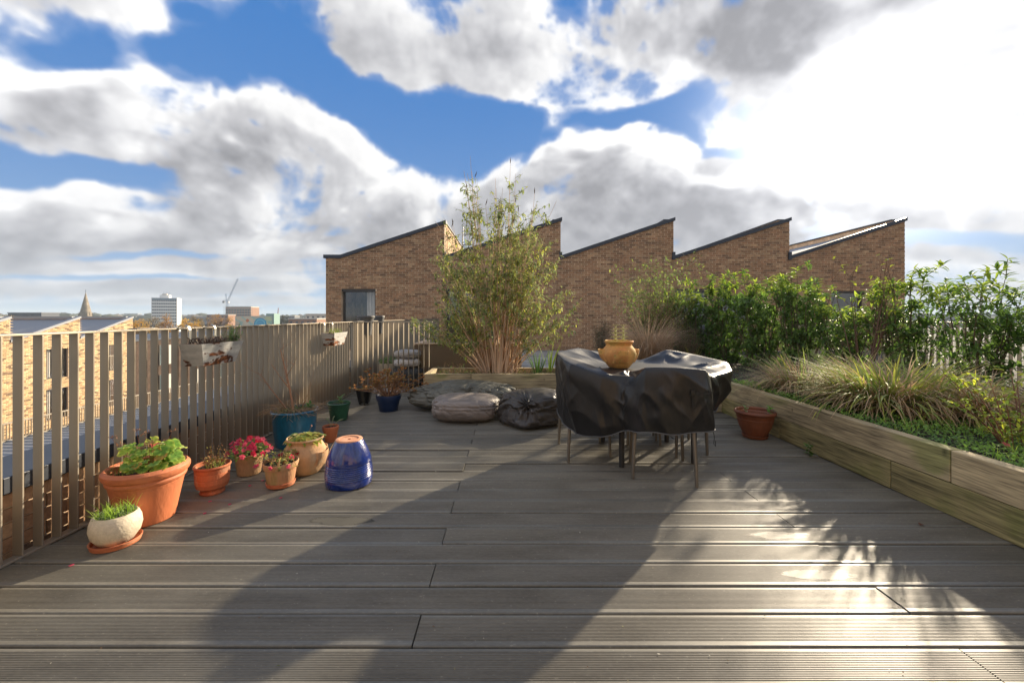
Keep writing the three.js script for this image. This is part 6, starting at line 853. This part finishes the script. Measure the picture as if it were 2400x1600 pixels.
{
  // white office tower with ribbon windows
  const d = 450, t = thing('office_tower', 'white office tower with rows of dark ribbon windows on the skyline', 'building', [at(-39.58, d), -16, -d], 0.42), W = 22, D = 15, H = 36.5;
  part(t, 'core', boxGeo(-W / 2, 0, -D / 2, W / 2, H, D / 2), far.white);
  for (let k = 0; k < 10; k++) { const y = 3.2 + k * 3.3; for (let j = 0; j < 11; j++) part(t, 'window', boxGeo(-W / 2 + 0.6 + j * 1.92, y, D / 2 + 0.003, -W / 2 + 0.6 + j * 1.92 + 1.5, y + 1.25, D / 2 + 0.08), far.dark); for (let j = 0; j < 4; j++) part(t, 'window', boxGeo(-W / 2 - 0.08, y, -D / 2 + 1.2 + j * 3.4, -W / 2 - 0.003, y + 1.5, -D / 2 + 3.4 + j * 3.4), far.dark); }
  part(t, 'sign_band', boxGeo(-W / 2 + 0.3, H - 2.4, D / 2 + 0.004, W / 2 - 0.3, H - 0.3, D / 2 + 0.1), far.blue); part(t, 'plant_room', boxGeo(-5, H + 0.003, -4, 3, H + 3.2, 4), far.white); part(t, 'roof_tank', boxGeo(-3.5, H + 3.203, -2, 0.5, H + 4.6, 2), far.pale); for (const x of [-2.5, 0, 2]) part(t, 'mast', boxGeo(x, H + 3.2, 0, x + 0.25, H + 6.5, 0.25), far.grey);
}
{
  // tower crane with a raised jib
  const d = 600, t = thing('tower_crane', 'blue tower crane with its jib raised over the building site', 'crane', [at(-34.23, d), -16, -d]), a = new Acc(), c = [1, 1, 1]; const H = 44;
  const lattice = (p, q, w, n) => { const dx = [(q[0] - p[0]) / n, (q[1] - p[1]) / n]; const L2 = Math.hypot(...dx), nx = -dx[1] / L2 * w, ny = dx[0] / L2 * w, A = new Acc(); for (const s of [-1, 1]) for (const z of [-w, w]) A.tube([[p[0] + nx * s, p[1] + ny * s, z], [q[0] + nx * s, q[1] + ny * s, z]], 0.2, 4, c); for (let k = 0; k < n; k++) { const s = k % 2 ? 1 : -1; A.tube([[p[0] + dx[0] * k + nx * s, p[1] + dx[1] * k + ny * s, w], [p[0] + dx[0] * (k + 1) - nx * s, p[1] + dx[1] * (k + 1) - ny * s, w]], 0.13, 3, c); } return A.geo(); };
  part(t, 'mast', lattice([0, 0], [0, H - 6], 0.9, 22), far.steel); part(t, 'jib', lattice([0.5, H - 6], [15.5, H + 27], 0.7, 16), far.steel); part(t, 'counter_jib', lattice([0, H - 5], [-5.5, H - 5], 0.8, 5), far.steel); part(t, 'counterweight', boxGeo(-6.4, H - 8, -1, -3.8, H - 5.2, 1), far.grey); part(t, 'tie_frame', lattice([-0.5, H - 5], [-2, H + 5], 0.5, 6), far.steel); part(t, 'cab', boxGeo(0.6, H - 8, -1, 2.6, H - 6.1, 1), far.white);
}
{
  // unfinished block in scaffolding
  const d = 560, t = thing('scaffolded_building', 'unfinished brick block wrapped in scaffolding on the skyline', 'building', [at(-32.79, d), -16, -d]), W = 34, H = 28.5;
  part(t, 'core', boxGeo(-W / 2, 0, -10, W / 2, H, 8), far.brick); for (let k = 0; k < 5; k++) part(t, 'floor_band', boxGeo(-W / 2 - 0.2, 13 + k * 3.3, 8.003, W / 2 + 0.2, 13.7 + k * 3.3, 8.6), far.pale); for (let k = 0; k < 4; k++) for (let j = 0; j < 9; j++) part(t, 'window', boxGeo(-W / 2 + 1 + j * 3.6, 14.2 + k * 3.3, 8.003, -W / 2 + 3 + j * 3.6, 16 + k * 3.3, 8.1), far.dark);
  const s = new Acc(); for (let x = -W / 2 - 1; x <= W / 2 + 3; x += 2.2) s.box(x, 0, 9.6, x + 0.15, H + 2, 9.75, [1, 1, 1]); for (let y = 12; y < H + 2; y += 2.2) s.box(-W / 2 - 1.5, y, 9.76, W / 2 + 3, y + 0.15, 9.9, [1, 1, 1]); part(t, 'scaffolding', s.geo(false), far.grey); part(t, 'parapet', boxGeo(-W / 2, H + 0.003, -10, W / 2, H + 1.2, 8.2), far.pale);
}
{
  // painted gable
  const d = 260, t = thing('mural_building', 'low building with a bright mural of an orange disc and blue arch', 'building', [at(-31.65, d), -16, -d]); const tex = texture(512, 128, (u, v) => { const n = pfbm(u, v, 6, 3, 4, 401); let c = [0.62, 0.56, 0.42]; const s1 = Math.sin((u * 7 + v * 2 + n * 2) * 3.1); if (s1 > 0.6) c = [0.35, 0.55, 0.5]; if (u > 0.82) c = mixc([0.30, 0.50, 0.42], [0.55, 0.6, 0.35], sstep(0.4, 0.6, n)); const d1 = Math.hypot((u - 0.33) * 4.2, v - 0.55); if (d1 < 0.19) c = [0.62, 0.20, 0.07]; const d2 = Math.hypot((u - 0.68) * 4.2, v - 0.15); if (d2 < 0.72 && u < 0.86) c = d2 > 0.58 ? [0.04, 0.32, 0.55] : d2 > 0.45 ? [0.16, 0.5, 0.62] : [0.08, 0.38, 0.58]; return c; }, true);
  part(t, 'mass', boxGeo(-11.6, 0, -8, 11.6, 16.8, 0), far.pale); const q = new THREE.PlaneGeometry(23, 5.4); part(t, 'mural', q.translate(0, 14, 0.01), std([1, 1, 1], 0.9, 0, { map: tex })); part(t, 'roof_edge', boxGeo(-11.7, 16.803, -8, 11.7, 17.1, 0.1), far.pale); part(t, 'side_block', boxGeo(7.6, 0, -7, 12.6, 18.6, -0.3), std([0.25, 0.38, 0.34], 0.9));
  const t2 = thing('small_crane', 'thin red crane standing beside the mural building', 'crane', [at(-29.37, 300), -16, -300]); const a = new Acc(); a.tube([[0, 0, 0], [1.8, 23, 0]], [0.5, 0.25], 4, [1, 1, 1]); part(t2, 'boom', a.geo(), far.red); part(t2, 'base', boxGeo(-1.5, 0, -1.5, 1.5, 2.5, 1.5), far.grey);
}
// further roofs: bearing from, to, rise above the eye in milliradians, distance, material
{
  const LB = ['long low building with a flat dark roof at the edge of the skyline', 'pale rendered flats with a row of windows near the brick building', 'taller pale block behind the rendered flats', 'bluish glass block far behind the spire', 'grey slab roof behind the autumn trees', 'dark slate roofed hall beside the building site', 'brown flats between the crane and the mural'];
  const list = [[-50.44, -48.49, 6.2, 300, 'dark'], [-28.01, -24.89, -8.2, 240, 'brick'], [-26.14, -23.26, 3.1, 300, 'pale'], [-42.92, -41.89, 5.2, 1100, 'blue'], [-38.15, -34.31, -2.1, 700, 'grey'], [-29.82, -27.36, -1.0, 500, 'grey'], [-36.13, -34.15, 2.1, 420, 'brick']];
  list.forEach(([a, c, up, d, m], i) => { const t = thing('city_block', LB[i], 'building', [(at(a, d) + at(c, d)) / 2, -16, -d], 0, 'buildings on the skyline'), W = at(c, d) - at(a, d), H = 17.2 + up / 1000 * d; part(t, 'walls', boxGeo(-W / 2, 0, -12, W / 2, H, 0), far[m]); part(t, 'roof_line', boxGeo(-W / 2 - 0.3, H + 0.003, -12, W / 2 + 0.3, H + 0.6, 0.3), far[i === 0 ? 'grey' : 'pale']); const n = Math.max(4, Math.round(W / 3.4)); for (let k = 0; k < n; k++) for (let j = 0; j < 2; j++) part(t, 'window', boxGeo(-W / 2 + (k + 0.25) * W / n, H - 2.7 - j * 3, 0.003, -W / 2 + (k + 0.7) * W / n, H - 1.2 - j * 3, 0.12), far.dark); });
}
// trees
{
  const tree = (label, deg, d, rise, W, cols, seed, ls = 0.8) => { const q = rng(seed), t = thing('autumn_tree', label, 'tree', [at(deg, d), -16, -d], 0, 'autumn trees on the skyline'), a = stemAcc(), f = stemAcc(), H = 17.2 + rise / 1000 * d, tr = H * 0.4; a.tube([[0, 0, 0], [0.2, tr, 0], [0, H * 0.8, 0]], [0.45, 0.32, 0.08], 6, [0.10, 0.08, 0.06]); const cl = []; for (let k = 0; k < 22; k++) { const e = onSphere(q), s = Math.cbrt(q()); cl.push([e.x * W / 2 * s, H * 0.66 + e.y * H * 0.30 * s, e.z * W / 2 * s, 1.0 + W * 0.10 * q()]); a.tube([[0.1, tr + q() * H * 0.2, 0], [cl[k][0], cl[k][1], cl[k][2]]], [0.16, 0.04], 3, [0.10, 0.08, 0.06]); } for (const [x, y, z, r] of cl) for (let k = 0; k < 95; k++) { const e = onSphere(q), s = Math.cbrt(q()) * r; f.leaf2(x + e.x * s, y + e.y * s * 0.8, z + e.z * s, onSphere(q), UPV, ls, ls * 0.6, vary(cols[Math.floor(q() * cols.length)], q, 0.3)); } part(t, 'trunk', a.geo(), L.bark); part(t, 'crown', f.geo(), L.soft, 'stuff'); };
  const gold = [[0.62, 0.38, 0.03], [0.70, 0.46, 0.04], [0.52, 0.28, 0.03]], rust = [[0.46, 0.24, 0.05], [0.34, 0.20, 0.06], [0.52, 0.30, 0.07]], ol = [[0.26, 0.19, 0.08], [0.19, 0.15, 0.07], [0.32, 0.22, 0.09]];
  tree('golden tree at the left end of the autumn row, next to the brick gable', -41.73, 170, -6.2, 7, gold, 501, 0.5); tree('brown olive tree between the two golden trees', -40.89, 200, -3.1, 10, ol, 503, 0.6); tree('broad russet tree in front of the white office tower', -39.3, 190, 5.2, 11, rust, 505, 0.6); tree('brightest yellow rounded tree right of the white tower', -37.56, 180, -3.1, 9, gold, 507, 0.5); tree('bare brownish tree behind the yellow one', -36.66, 260, 8.2, 14, ol, 509, 0.7); tree('sparse russet tree left of the crane', -34.91, 250, 6.2, 13, rust, 511, 0.7); tree('dark small tree behind the spire', -43.55, 330, 2.1, 14, ol, 513, 0.8); tree('dark tree right of the mural building', -28.52, 330, 4.1, 12, [[0.05, 0.06, 0.03], [0.07, 0.07, 0.03]], 515, 0.8); tree('brown tree near the flat dark roofed building', -50.63, 220, 9.3, 11, ol, 517, 0.6); tree('yellow tree low beside the crane base', -33.7, 170, -12.4, 5, gold, 519, 0.5);
  // distant woods and roofs that read as one dark line
  const q = rng(521), w = new Acc(); for (let k = 0; k < 2600; k++) { const az = -1.2 + 2.4 * q(), d = 900 + 1500 * q(), x = Math.sin(az) * d, z = -Math.cos(az) * d, h = 14 + 9 * q(), W = 8 + 16 * q(); const col = vary(q() < 0.7 ? [0.06, 0.07, 0.05] : [0.14, 0.12, 0.10], q, 0.3); if (q() < 0.7) { const n = 6, c = w.v(x, -16 + h, z, col); for (let j = 0; j < n; j++) { const a = j / n * 6.28; w.v(x + W * 0.6 * Math.cos(a), -16 + h * (0.72 + 0.2 * q()), z + W * 0.6 * Math.sin(a), col); } for (let j = 0; j < n; j++) { const a = j / n * 6.28; w.v(x + W * 0.8 * Math.cos(a), -16, z + W * 0.8 * Math.sin(a), col); } for (let j = 0; j < n; j++) { const p = c + 1 + j, s = c + 1 + (j + 1) % n; w.i.push(c, s, p, p, s, s + n, p, s + n, p + n); } } else w.box(x - W / 2, -16, z - W / 2, x + W / 2, -16 + h * 0.9, z + W / 2, col); }
  solo('distant_woods', w.geo(false), std([1, 1, 1], 1, 0, { vertexColors: true }), 'far off line of woods and rooftops along the horizon', 'woods', undefined, 'stuff');
}

// thin haze over the city
scene.fog = new THREE.FogExp2(rgb(0.56, 0.66, 0.76), 0.00025);

renderer.render(scene, camera);
